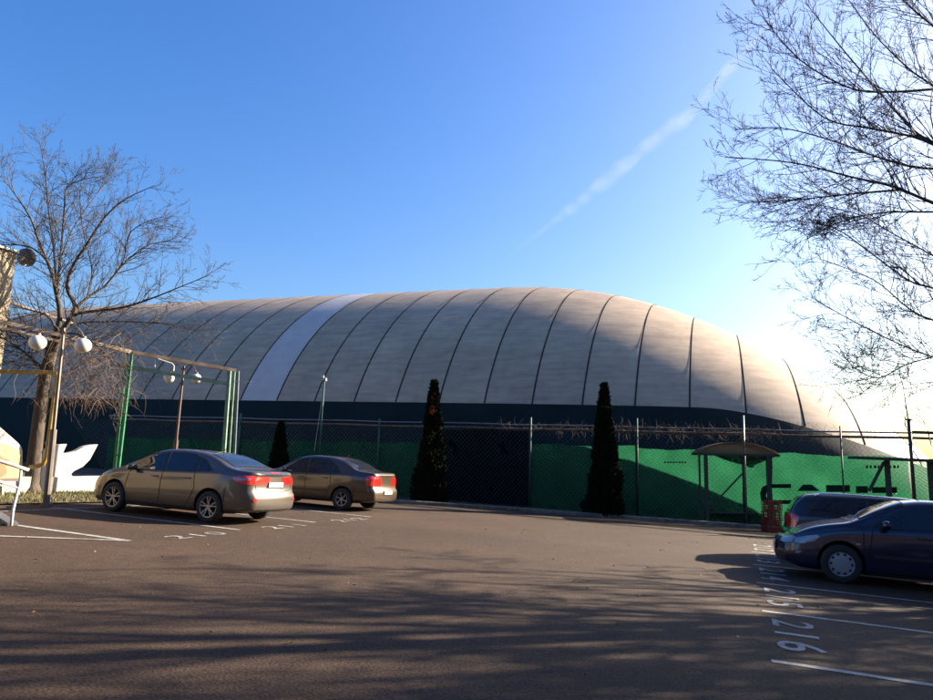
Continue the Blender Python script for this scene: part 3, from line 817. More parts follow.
# left tree
T = Tree(11); T.fat = .009; T.nk = {3: 5, 2: 5, 1: 4}; T.lk = .52
yt = 19.2
def AT(L, y0=yt, dy=0.):
    n = len(L); return [at(px, py, y0+dy*i/(n-1)) for i, (px, py) in enumerate(L)]
tb = gnd(31, 493); tb.y = yt
trunk = [Vector((at(31, 496, yt).x, yt, gz(-12)-.1))]+AT([(33.5, 470), (38, 430), (44, 385), (50, 357), (56, 336)])
S = T.spline(trunk); n = len(S)
T.tr.tube(S, [.215-.075*(i/n)**.6+(.08 if i < 2 else 0) for i in range(n)], 12)
limbs = [
 ([(54, 340), (60, 316), (55.5, 289), (51, 271), (39, 241), (30, 217), (12, 190), (0, 176)], .12, -1.5),
 ([(57, 300), (58.5, 277), (61.5, 247), (64.5, 208), (67.5, 187), (90, 178), (102, 178)], .07, 1.2),
 ([(56, 280), (54, 250), (49.5, 217), (46.5, 187), (43.5, 163), (40, 142)], .055, .5),
 ([(50, 357), (62, 332), (75, 308), (67.5, 289), (72, 268), (87, 244), (105, 217), (126, 199), (156, 185)], .13, -1.2),
 ([(72, 312), (87, 298), (105, 286), (123, 265), (144, 247), (162, 242), (186, 242)], .075, 1.4),
 ([(68, 320), (81, 313), (120, 308), (150, 299), (180, 287), (210, 275)], .075, -1.),
 ([(105, 286), (123, 262), (129, 235), (144, 223), (162, 217)], .035, -.8),
 ([(56, 330), (48, 316), (30, 310), (9, 304), (-10, 300)], .06, .8),
 ([(50, 268), (45, 259), (30, 247), (0, 245), (-15, 250)], .045, -.6),
 ([(70, 325), (90, 322), (138, 322), (180, 326), (207, 336)], .05, .9),
 ([(58, 334), (80, 335), (102, 350), (118, 370), (124, 396)], .05, -1.1),
 ([(52, 350), (38, 346), (20, 335), (0, 320)], .05, -1.),
 ([(87, 298), (92, 270), (85, 240), (80, 205), (82, 170)], .035, .9),
 ([(49, 372), (40, 366), (24, 352), (8, 341), (-12, 330)], .085, -.5),
 ([(62, 255), (75, 225), (100, 190), (118, 165)], .03, 1.2),
]
for L, r0, dy in limbs:
    T.limb(AT(L, yt, dy), r0*.72, .007, kids=int(32), klen=1.6, depth=3, lo=.15, up=.10, rmin=.0042)
dr = MB(); r_ = random.Random(4)
for k in range(560):     # hanging tangle of pale shoots
    px = r_.gauss(86, 24); py = r_.uniform(332, 400)-abs(px-90)*.1
    p = at(px, py, yt+r_.uniform(-1.3, 1.3))
    curl(p, (r_.gauss(.3, 1), r_.gauss(0, .6), -.3), r_.uniform(.35, 1.1), r_.uniform(.004, .009), 7, -.9, dr, .55, r_)
tree_obj('bare_tree', T, (at(31, 493, yt).x, yt, gz(-12)), 'gnarled leafless tree with hanging pale shoots on the grass verge', 'leafless trees', M['bark'], M['twig'], [(dr, 'hanging_shoots', M['twig_pale'])])
# right tree
T = Tree(23); T.fat = .0095; T.nk = {4: 5, 3: 5, 2: 5, 1: 4}; T.lk = .55
yr = 12.; xr = 12.8
trunk = [Vector((xr, yr, gz(xr)-.1)), Vector((xr-.1, yr, 2)), Vector((xr+.1, yr+.1, 4.5)), Vector((xr-.1, yr, 7.5)), Vector((xr, yr, 10.5)), Vector((xr+.2, yr, 14))]
T.limb(trunk, .30, .06, kids=7, klen=4.5, depth=3, lo=.45, up=.3, rmin=.005, sides=12)
def TZ(z): return Vector((xr, yr, z))
rl = [
 ([(980, 222), (933, 203), (891, 186), (851, 177), (794, 163), (725, 157)], .07, -1.0, 4.6),
 ([(980, 185), (933, 143), (914, 131), (874, 86), (840, 46), (805, 2)], .07, 1.2, 5.6),
 ([(945, 150), (914, 137), (868, 128), (823, 117), (771, 68)], .04, -.8, None),
 ([(900, 190), (851, 194), (794, 200), (738, 203)], .03, .8, None),
 ([(990, 305), (933, 288), (908, 280), (868, 251), (834, 228), (790, 220)], .04, .8, 3.5),
 ([(985, 335), (933, 320), (908, 308), (874, 280), (823, 260)], .035, -1.2, 3.3),
 ([(985, 372), (933, 357), (897, 343), (851, 320), (811, 297)], .03, .6, 3.),
 ([(985, 70), (933, 26), (908, 5), (880, -25)], .06, -.6, 7.),
 ([(990, 130), (933, 86), (908, 68), (874, 34), (845, -5)], .05, 1.5, 6.5),
 ([(955, 212), (920, 212), (880, 213), (840, 222), (805, 240)], .03, -1.4, None),
 ([(936, 89), (890, 92), (850, 88), (800, 60), (765, 20)], .035, -1.5, None),
 ([(1040, 320), (985, 285), (930, 254), (890, 232), (860, 215), (820, 205)], .03, 1.6, None),
 ([(933, 357), (905, 365), (880, 378), (860, 372)], .018, -.5, None),
 ([(960, 168), (920, 168), (880, 158), (830, 140), (780, 128), (735, 130)], .04, 1.9, None),
]
for L, r0, dy, z0 in rl:
    pts = AT(L, yr-.3*dy if z0 else yr, dy)
    if z0: pts = [TZ(z0), TZ(z0).lerp(pts[0], .5)+Vector((0, 0, .15))]+pts
    T.limb(pts, r0*.75, .007, kids=32, klen=1.7, depth=3, lo=.22, up=.08, rmin=.0042, spread=.85)
right_tree = tree_obj('bare_tree', T, (xr, yr, gz(xr)), 'large leafless tree reaching in from the right edge over the dark cars', 'leafless trees', M['bark_far'], M['twig'])
# a row of further trees stands along the lot to the right; the one tree beside the camera's bay
def gen_tree(seed, H=13):
    T = Tree(seed); T.fat = .018; T.nk = {4: 5, 3: 6, 2: 6, 1: 4}; T.lk = .58
    T.limb([(0, 0, -.1), (.05, 0, 2), (-.1, .1, 4.5), (.1, 0, H*.65), (0, .1, H)], .36, .06, kids=34, klen=6.6, depth=4, lo=.12, up=.14, rmin=.016, sides=10)
    return T
T2 = gen_tree(31); t2o = tree_obj('bare_tree', T2, (0, 0, 0), 'x', 'leafless trees', M['bark_far'], M['twig'])
def place_copy(src, loc, rz, sc, label):
    c = src.copy(); COL.objects.link(c); c.location = loc; c.rotation_euler = (0, 0, rz); c.scale = (sc, sc, sc); c['label'] = label
    for ch in src.children:
        d = ch.copy(); COL.objects.link(d); d.parent = c
    return c
t2o.location = (17.5, 14.5, gz(17.5)); t2o['label'] = 'leafless tree standing out of frame beyond the dark wagon'
SPOTS = [(15.2, 6.0, 1.1, 1.0), (13.0, 1.2, 2.6, 1.05), (21.5, 11., 4.0, 1.1), (26., 15., 5.2, 1.0), (20., 4.0, .4, 1.1), (18.8, 9.2, 2.0, 1.), (23.5, 13.2, 3.1, 1.1), (26.5, 9.5, 4.6, 1.15), (11., -2.5, .9, 1.), (16.6, 11.6, 5.7, .95), (20.6, 7.2, 1.4, 1.05), (29, 12.6, 2.4, 1.15)]
for i, (x, y, rz, sc) in enumerate(SPOTS):
    place_copy(t2o, (x, y, gz(x)), rz, sc, ['leafless tree out of frame right of the nearest bays', 'leafless tree out of frame beside the viewer', 'tall leafless tree out of frame in the second row', 'tall leafless tree out of frame at the far right corner', 'tall leafless tree out of frame behind the nearest bays', 'leafless tree out of frame behind the blue hatchback', 'leafless tree out of frame deep in the third row', 'tall leafless tree out of frame at the lot edge', 'leafless tree out of frame just behind the viewer', 'leafless tree out of frame between the first two rows', 'leafless tree out of frame beside the unseen blue hatchback', 'broad leafless tree out of frame at the end of the lot'][i])

# grass blades and fallen leaves
def in_poly(x, y, P):
    c = False; n = len(P)
    for i in range(n):
        x1, y1 = P[i]; x2, y2 = P[(i+1) % n]
        if (y1 > y) != (y2 > y) and x < (x2-x1)*(y-y1)/(y2-y1)+x1: c = not c
    return c
mb = MB(); r_ = random.Random(2); cnt = 0
while cnt < 16000:
    x, y = r_.uniform(-14, -6.9), r_.uniform(13.5, 24.4)
    if not in_poly(x, y, verge): continue
    cnt += 1; h = r_.uniform(.03, .10); a_ = r_.uniform(0, math.pi); w_ = r_.uniform(.006, .014)
    dx, dy = math.cos(a_)*w_, math.sin(a_)*w_; z = gz(x)+.03; lx, ly = r_.gauss(0, .03), r_.gauss(0, .03)
    mb.add([(x-dx, y-dy, z), (x+dx, y+dy, z), (x+lx, y+ly, z+h)], [(0, 1, 2)])
tag(mb.build('grass', M['blade']), 'short patchy grass on the verge below the white wall', 'grass', kind='stuff')
mb = MB(); r2_ = random.Random(77)
for k in range(260):
    x0 = r2_.uniform(-8, 17); ky = 25.35 if x0 < 5 else 25.35-.07*(x0-5)-(.27*(x0-10) if x0 > 10 else 0); y0 = ky+r2_.uniform(.1, 1.1) if r2_.random() < .75 else ky-.04
    for j in range(r2_.randint(8, 30)):
        x, y = x0+r2_.gauss(0, .07), y0+r2_.gauss(0, .05); h = r2_.uniform(.05, .20); w_ = r2_.uniform(.006, .012); lx, ly = r2_.gauss(0, .06), r2_.gauss(0, .05); z = gz(x)
        mb.add([(x-w_, y, z), (x+w_, y, z), (x+lx, y+ly, z+h)], [(0, 1, 2)])
tag(mb.build('weeds', M['blade']), 'dry weeds growing along the foot of the kerb and fence', 'weeds', kind='stuff')
mb = MB(); cnt = 0
while cnt < 3600:
    if cnt < 1500: x, y = r_.uniform(-14, -6.9), r_.uniform(13.5, 24.4); ok = in_poly(x, y, verge); z = gz(x)+.045
    elif cnt < 2800:
        x = r_.uniform(-8, 16); ky = 25.3 if x < 5 else 25.2-.12*(x-5); y = ky+r_.uniform(.2, 1.8) if r_.random() < .8 else ky-r_.random()**3*1.2; ok = True; z = gz(x)+.02
    else: x, y = r_.uniform(-9, 9), r_.uniform(3, 24); ok = in_poly(x, y, lot) and r_.random() < .25; z = gz(x)+.008
    if not ok: 
        if cnt >= 2800 and r_.random() < .5: cnt += 1
        continue
    cnt += 1; s_ = r_.uniform(.015, .035); a_ = r_.uniform(0, 6.28); c_, d_ = math.cos(a_)*s_, math.sin(a_)*s_
    mb.add([(x-c_, y-d_, z), (x+d_*.5, y-c_*.5, z+r_.uniform(.0, .02)), (x+c_, y+d_, z+.003), (x-d_*.5, y+c_*.5, z+r_.uniform(0, .02))], [(0, 1, 2, 3)])
tag(mb.build('fallen_leaves', M['leaf_litter']), 'brown fallen leaves scattered on verge, kerb and asphalt', 'leaves', kind='stuff')

# ------------------------------------------------------------------ cars
def interp(tab, x):
    if x <= tab[0][0]: return tab[0][1]
    if x >= tab[-1][0]: return tab[-1][1]
    for i in range(len(tab)-1):
        if tab[i][0] <= x <= tab[i+1][0]:
            x0, y0 = tab[i]; x1, y1 = tab[i+1]; h = x1-x0; t = (x-x0)/h
            def sl(k):
                if k <= 0 or k >= len(tab)-1:
                    k2 = min(max(k, 0), len(tab)-2); return (tab[k2+1][1]-tab[k2][1])/(tab[k2+1][0]-tab[k2][0])
                a = (tab[k][1]-tab[k-1][1])/(tab[k][0]-tab[k-1][0]); b = (tab[k+1][1]-tab[k][1])/(tab[k+1][0]-tab[k][0])
                return 0 if a*b <= 0 else 2*a*b/(a+b)
            m0, m1 = sl(i), sl(i+1)
            return (2*t**3-3*t*t+1)*y0+(t**3-2*t*t+t)*h*m0+(-2*t**3+3*t*t)*y1+(t**3-t*t)*h*m1
def make_car(sp, label, loc, heading, group):
    L, Wd = sp['L'], sp['W']          # s = 0 at the tail, L at the nose; local x = s - L/2
    top, belt, bot, wid = sp['top'], sp['belt'], sp['bot'], sp['wid']
    tum = sp['tum']
    root = empty('parked_car', loc)
    nrm = Vector((SL, 0, 1)).normalized(); hx = Vector((heading[0], heading[1], 0)); hx = (hx-nrm*hx.dot(nrm)).normalized(); hy = nrm.cross(hx)
    root.rotation_euler = Matrix((hx, hy, nrm)).transposed().to_euler()
    tag(root, label, 'car', group)
    def sec(s):
        zt, zb, z0, w = interp(top, s), interp(belt, s), interp(bot, s), interp(wid, s)*Wd
        zb = min(zb, zt-.012); t = zt-zb; wb = w*.955
        mid = z0+(zb-z0)*.50
        pts = [(0, z0), (w*.5, z0), (w*.86, z0+.005), (w*.955, z0+.05), (w*.985, z0+.14), (w*1.0, mid), (w*.992, zb-.16*min(1, (zb-z0)/.6)), (w*.975, zb-.05), (wb, zb)]
        lean = tum*t
        pts += [(wb-.02-lean*.30, zb+t*.25), (wb-.03-lean*.62, zb+t*.55), (wb-.045-lean*.88, zb+t*.80), (wb-.085-lean, zb+t*.915), (wb*.80-lean*.95, zb+t*.965), (wb*.5-lean*.5, zb+t*.99), (0, zt)]
        return pts
    def cr(P, n=3):
        out = []; k = len(P)
        for i in range(k-1):
            a, b, c, d = P[max(i-1, 0)], P[i], P[i+1], P[min(i+2, k-1)]
            for j in range(n):
                t = j/n; out.append(tuple(.5*((2*b[q])+(c[q]-a[q])*t+(2*a[q]-5*b[q]+4*c[q]-d[q])*t*t+(3*b[q]-a[q]-3*c[q]+d[q])*t**3) for q in (0, 1)))
        out.append(P[-1]); return out
    ns = 110; ss = [L*(.5-.5*math.cos(math.pi*i/ns))*.35+L*i/ns*.65 for i in range(ns+1)]
    rear, front = sp['rear'], sp['front']   # dx(z) tables for the end faces
    def shift(s, z):
        k = max(0, 1-s/.5)**2; q = max(0, 1-(L-s)/.6)**2
        return interp(rear, z)*k-interp(front, z)*q
    secs = []
    for s in ss:
        P = cr(sec(s)); secs.append([Vector((s+shift(s, z)-L/2, y, z)) for y, z in P])
    m = len(secs[0]); vs = []; ring = []
    for S_ in secs:
        r0 = []
        for p in S_: r0.append(len(vs)); vs.append(p)
        for p in reversed(S_[1:-1]): r0.append(len(vs)); vs.append(Vector((p.x, -p.y, p.z)))
        ring.append(r0)
    fs = []; n = len(ring[0])
    for i in range(ns):
        for j in range(n): fs.append((ring[i][j], ring[i+1][j], ring[i+1][(j+1) % n], ring[i][(j+1) % n]))
    for e, sg, bul in ((0, -1, sp.get('bulr', .07)), (ns, 1, sp.get('bulf', .14))):  # end caps: strips shrinking to the centre plane
        half = secs[e]; prev = [(ring[e][j], ring[e][(n-j) % n]) for j in range(m)]
        ks = [.93, .82, .66, .45, .22]
        cur = prev
        for k in ks:
            nxt = []
            for j, p in enumerate(half):
                if j in (0, m-1):
                    nxt.append((cur[j][0], cur[j][0])); continue
                w0_ = max(.001, abs(p.y)); x = p.x+sg*bul*(1-k*k)*min(1, w0_/.5)
                a = len(vs); vs.append(Vector((x, p.y*k, p.z))); b = len(vs); vs.append(Vector((x, -p.y*k, p.z))); nxt.append((a, b))
            for j in range(m-1):
                for q in (0, 1):
                    f = [cur[j][q], cur[j+1][q], nxt[j+1][q], nxt[j][q]]; g = []
                    for t in f:
                        if t not in g: g.append(t)
                    if len(g) > 2:
                        fs.append(tuple(g if (q == 0) == (sg < 0) else reversed(g)))
            cur = nxt
        for j in range(m-1):
            f = [cur[j][0], cur[j+1][0], cur[j+1][1], cur[j][1]]; g = []
            for t in f:
                if t not in g: g.append(t)
            if len(g) > 2: fs.append(tuple(g if sg < 0 else reversed(g)))
    fs = [tuple(reversed(f)) for f in fs]
    bv = BVHTree.FromPolygons(vs, fs)
    body = MB(); body.add(vs, fs)
    # window openings are panels on the shell
    def proj(dirn, a, b, off):
        if dirn == 'side+': o, d = Vector((a-L/2, 2, b)), Vector((0, -1, 0))
        elif dirn == 'side-': o, d = Vector((a-L/2, -2, b)), Vector((0, 1, 0))
        elif dirn == 'top': o, d = Vector((a-L/2, b, 3)), Vector((0, 0, -1))
        elif dirn == 'rear': o, d = Vector((-4, a, b)), Vector((1, 0, 0))
        elif dirn == 'front': o, d = Vector((4, a, b)), Vector((-1, 0, 0))
        h = bv.ray_cast(o, d)
        if h[0] is None: return None
        nn = h[1] if h[1].dot(d) < 0 else -h[1]
        return h[0]+nn*off
    def panel(dirn, poly, off, mt, name, parent=root, step=.035, lab=None, thick=0.):
        # grid-clipped tessellation so that the panel follows the shell
        import bmesh
        bm = bmesh.new(); vv = [bm.verts.new((a, b, 0)) for a, b in poly]; bm.faces.new(vv)
        us_ = [p[0] for p in poly]; vs_ = [p[1] for p in poly]
        for k, lo, hi in ((0, min(us_), max(us_)), (1, min(vs_), max(vs_))):
            q = lo+step
            while q < hi-1e-4:
                co = (q, 0, 0) if k == 0 else (0, q, 0); no = (1, 0, 0) if k == 0 else (0, 1, 0)
                bmesh.ops.bisect_plane(bm, geom=bm.verts[:]+bm.edges[:]+bm.faces[:], plane_co=co, plane_no=no); q += step
        bm.verts.index_update(); mb = MB(); V = []; okk = {}
        for v in bm.verts:
            p = proj(dirn, v.co.x, v.co.y, off)
            okk[v.index] = p is not None; V.append(p if p is not None else Vector((0, 0, 0)))
        mb.add(V, [[v.index for v in f.verts] for f in bm.faces if all(okk[v.index] for v in f.verts)])
        bm.free()
        o = mb.build(name, mt, parent, smooth=True)
        if lab: o['label'] = lab
        return o
    def rib(dirn, pts, w, off, mb):
        P = []
        for i in range(len(pts)-1):
            a, b = Vector(pts[i]), Vector(pts[i+1]); k = max(1, int((b-a).length/.05))
            P += [a.lerp(b, j/k) for j in range(k)]
        P.append(Vector(pts[-1])); V = []
        for i, p in enumerate(P):
            t = (P[min(i+1, len(P)-1)]-P[max(i-1, 0)]).normalized(); nn = Vector((-t.y, t.x))*w/2
            for q in (p-nn, p+nn):
                h = proj(dirn, q.x, q.y, off)
                if h is None: return
                V.append(h)
        mb.add(V, [(2*i, 2*i+1, 2*i+3, 2*i+2) for i in range(len(P)-1)])
    def grow(poly, g):
        c = Vector((sum(p[0] for p in poly)/len(poly), sum(p[1] for p in poly)/len(poly)))
        out = []; n_ = len(poly)
        ar = sum(poly[i][0]*poly[(i+1) % n_][1]-poly[(i+1) % n_][0]*poly[i][1] for i in range(n_)); sgn = 1 if ar > 0 else -1
        for i in range(n_):
            a, b, c_ = Vector(poly[i-1]), Vector(poly[i]), Vector(poly[(i+1) % n_])
            e1 = (b-a).normalized(); e2 = (c_-b).normalized(); n1 = Vector((e1.y, -e1.x))*sgn; n2 = Vector((e2.y, -e2.x))*sgn
            m_ = (n1+n2); m_ = m_/max(.35, m_.length_squared)*2 if m_.length > 1e-3 else n1
            out.append(tuple(b+m_*g))
        return out
    # body with wheel arches cut out
    bo = body.build('body', [M[sp['paint']], M['cavity']], root, smooth=True)
    bo.data.set_sharp_from_angle(angle=R(50))
    cut = MB(); wr = sp['wr']; wy = interp(wid, L/2)*Wd
    cuts = []
    for wx in (sp['wx'][0], sp['wx'][1]):
        for sy in (-1, 1):
            c = MB(); N = 40; ra = sp['ra']; y0, y1 = sorted((sy*(wy-.30), sy*(wy+.25)))
            vsx = []
            for yy in (y0, y1):
                for j in range(N):
                    a = 2*math.pi*j/N; vsx.append((wx-L/2+ra*math.cos(a), yy, wr+.015+ra*math.sin(a)))
            c.add(vsx, [tuple(range(N)), tuple(range(2*N-1, N-1, -1))]+[(N+j, N+(j+1) % N, (j+1) % N, j) for j in range(N)])
            co = c.build('cutter', [M['cavity']], root); cuts.append(co)
            md = bo.modifiers.new('arch', 'BOOLEAN'); md.operation = 'DIFFERENCE'; md.object = co; md.solver = 'EXACT'
            try: md.material_mode = 'TRANSFER'
            except Exception: pass
    bpy.context.view_layer.update()
    dg = bpy.context.evaluated_depsgraph_get()
    me = bpy.data.meshes.new_from_object(bo.evaluated_get(dg)); 
    old = bo.data; bo.modifiers.clear(); bo.data = me
    for co in cuts: bpy.data.objects.remove(co)
    # side glazing
    for sd in ('side+', 'side-'):
        fr = MB()
        for w_ in sp['windows']:
            g = panel(sd, grow(w_, .022), .006, M['black_plastic'], 'window_frame')
            panel(sd, w_, .012, M['win'+sp['key']], 'pane', g)
        for ln in sp['seams']:
            sm_ = MB(); rib(sd, ln, .014, .004, sm_); sm_.build('door_gap', M['cavity'], root)
        if sp.get('trim'):
            t_ = MB(); rib(sd, sp['trim'], .05, .006, t_); t_.build('side_trim', M['black_plastic'], root)
        sl_ = MB(); rib(sd, [(sp['wx'][0]+sp['ra']+.02, sp['sill']), (sp['wx'][1]-sp['ra']-.02, sp['sill'])], .07, .004, sl_); sl_.build('sill', M['black_plastic'], root)
        for hx_, hz_ in sp['handles']:
            h0 = proj(sd, hx_, hz_, .03); sg_ = 1 if sd == 'side+' else -1
            hb = MB(); hb.tube([h0+Vector((-.10, -.03*sg_, 0)), h0+Vector((-.08, 0, 0)), h0+Vector((.08, 0, 0)), h0+Vector((.10, -.03*sg_, 0))], .013, 6); hb.build('door_handle', M[sp['handlem']], root, smooth=True)
        m0 = proj(sd, sp['mirror'][0], sp['mirror'][1], .0); sg_ = 1 if sd == 'side+' else -1
        mm = MB(); mm.tube([m0+Vector((0, -.02*sg_, 0)), m0+Vector((-.01, .08*sg_, .01))], .022, 6)
        mc = m0+Vector((-.02, .16*sg_, .04)); mm.lathe([(.005, -.13), (.05, -.12), (.085, -.07), (.09, .03), (.075, .09), (.005, .10)], 14, mc, 'y')
        for i_, v_ in enumerate(mm.v): 
            if i_ > 14:
                v_ = Vector(v_); v_ = Vector((mc.x+(v_.x-mc.x)*.75, v_.y, mc.z+(v_.z-mc.z)*.85)); mm.v[i_] = tuple(v_)
        mm.build('mirror', M[sp['paint']], root, smooth=True)
        # arch lip
        for wx in sp['wx']:
            lip = MB(); a0 = [(wx+(sp['ra']+.012)*math.cos(R(a)), wr+.015+(sp['ra']+.012)*math.sin(R(a))) for a in range(-12, 193, 8)]
            rib(sd, a0, .02, .006, lip); lip.build('arch_lip', M[sp['paint']], root, smooth=True)
        for nm, pl, mt, lb in sp.get('side_bits', []): panel(sd, pl, .008, M[mt], nm, lab=lb)
    for nm, dirn, pl, off, mt in sp['panels']:
        if nm == 'rear_window' or nm == 'windscreen':
            g = panel(dirn, grow(pl, .03), .006, M['black_plastic'], nm)
            panel(dirn, pl, .012, M['win'+sp['key']], 'pane', g)
        else:
            panel(dirn, pl, off, M[mt], nm)
    for dirn, ln in sp['gaps']:
        sm_ = MB(); rib(dirn, ln, .012, .004, sm_); sm_.build('panel_gap', M['cavity'], root)
    # wheels
    for wx in sp['wx']:
        for sy in (-1, 1):
            cx, cy = wx-L/2, sy*(wy-.10); Tm = MB(); ri = sp['ri']; hw = .10
            Tm.lathe([(ri-.01, -hw*.9), (ri+.01, -hw), (wr-.035, -hw), (wr-.008, -hw*.78), (wr, -hw*.5), (wr, hw*.5), (wr-.008, hw*.78), (wr-.035, hw), (ri+.01, hw), (ri-.01, hw*.9)], 40, (cx, cy, wr), 'y')
            wo = Tm.build('wheel', M['rubber'], root, smooth=True, angle=40)
            rm = MB(); fy_ = sy*hw*.72
            rm.lathe([(ri-.005, fy_*1.28), (ri-.02, fy_*1.22), (ri-.028, fy_*.6), (ri-.03, -fy_)], 36, (cx, cy, wr), 'y')
            rm.mi = 1; rm.lathe([(ri-.03, fy_*.25), (.001, fy_*.25)], 30, (cx, cy, wr), 'y'); rm.mi = 0
            if sp['rim'] == 'cap':
                rm.lathe([(ri-.012, fy_*.95), (ri*.86, fy_*1.10), (ri*.5, fy_*1.15), (.05, fy_*1.25), (.001, fy_*1.28)], 36, (cx, cy, wr), 'y')
                rm.mi = 1
                for k in range(10):
                    a = 2*math.pi*k/10; c = Vector((cx+ri*.79*math.cos(a), cy+fy_*1.17, wr+ri*.79*math.sin(a)))
                    N = 10; rr = ri*.105
                    rm.add([c+Vector((rr*math.cos(6.283*j/N), 0, rr*math.sin(6.283*j/N))) for j in range(N)], [tuple(range(N))])
                rm.mi = 0
            else:
                ns_ = sp['rim']
                for k in range(ns_):
                    for dd in ((-.20, .20) if ns_ == 5 else (0,)):
                        a = 2*math.pi*k/ns_+.3
                        a1 = a+dd; p0 = Vector((math.cos(a+dd*.4)*.03, 0, math.sin(a+dd*.4)*.03)); p1 = Vector((math.cos(a1)*(ri-.02), 0, math.sin(a1)*(ri-.02)))
                        c = Vector((cx, cy+fy_*.95, wr))
                        rm.bar(c+p0, c+p1+Vector((0, fy_*.12, 0)), .026 if ns_ > 5 else .022, .03, up=Vector((0, 1, 0)))
                rm.lathe([(.05, fy_*.8), (.045, fy_*1.12), (.001, fy_*1.16)], 16, (cx, cy, wr), 'y')
            rm.build('rim', [M['hubcap' if sp['rim'] == 'cap' else 'alloy'], M['cavity']], wo, smooth=True, angle=35)
    # plates, antenna
    if 'rplate' in sp:
        y_, z_ = 0, sp['rplate']; h = proj('rear', 0, z_, .012); pb2 = MB(); pb2.box(h, (.012, .52, .115)); o2 = pb2.build('number_plate', M['black_plastic'], root)
        pb2 = MB(); pb2.box(h-Vector((.008, 0, 0)), (.006, .50, .098)); pb2.build('plate_face', M['plate'], o2)
    if 'fplate' in sp:
        h = proj('front', 0, sp['fplate'], .012); pb2 = MB(); pb2.box(h, (.012, .52, .115)); pb2.build('number_plate', M['plate'], root)
    for (ax, ay, az, hh) in sp.get('antenna', []):
        h = proj('top', ax, ay, 0); pb2 = MB(); pb2.tube([h, h+Vector((-hh*.6, 0, hh))], [.012, .004], 6); pb2.build('antenna', M['black_plastic'], root)
    if sp.get('rails'):
        for sy in (-1, 1):
            pts = []
            for s_ in (.55, .7, 1.2, 1.8, 2.3, 2.45):
                h = proj('top', s_, sy*sp['rails'], .045 if s_ not in (.55, 2.45) else .0); pts.append(h)
            pb2 = MB(); pb2.tube(pts, .014, 8); pb2.build('roof_rail', M['chrome'], root, smooth=True)
    return root
def winmat(k, body):
    # dark tinted glass: the cabin behind it reads as near black with sharp sky reflections
    m = mat('tinted_glass_'+k, (.008, .008, .008), .03, spec=.5, coat=.25); m.node_tree.nodes['Principled BSDF'].inputs['Coat Roughness'].default_value = .02
    M['win'+k] = m
for k in 'abcd': winmat(k, None)

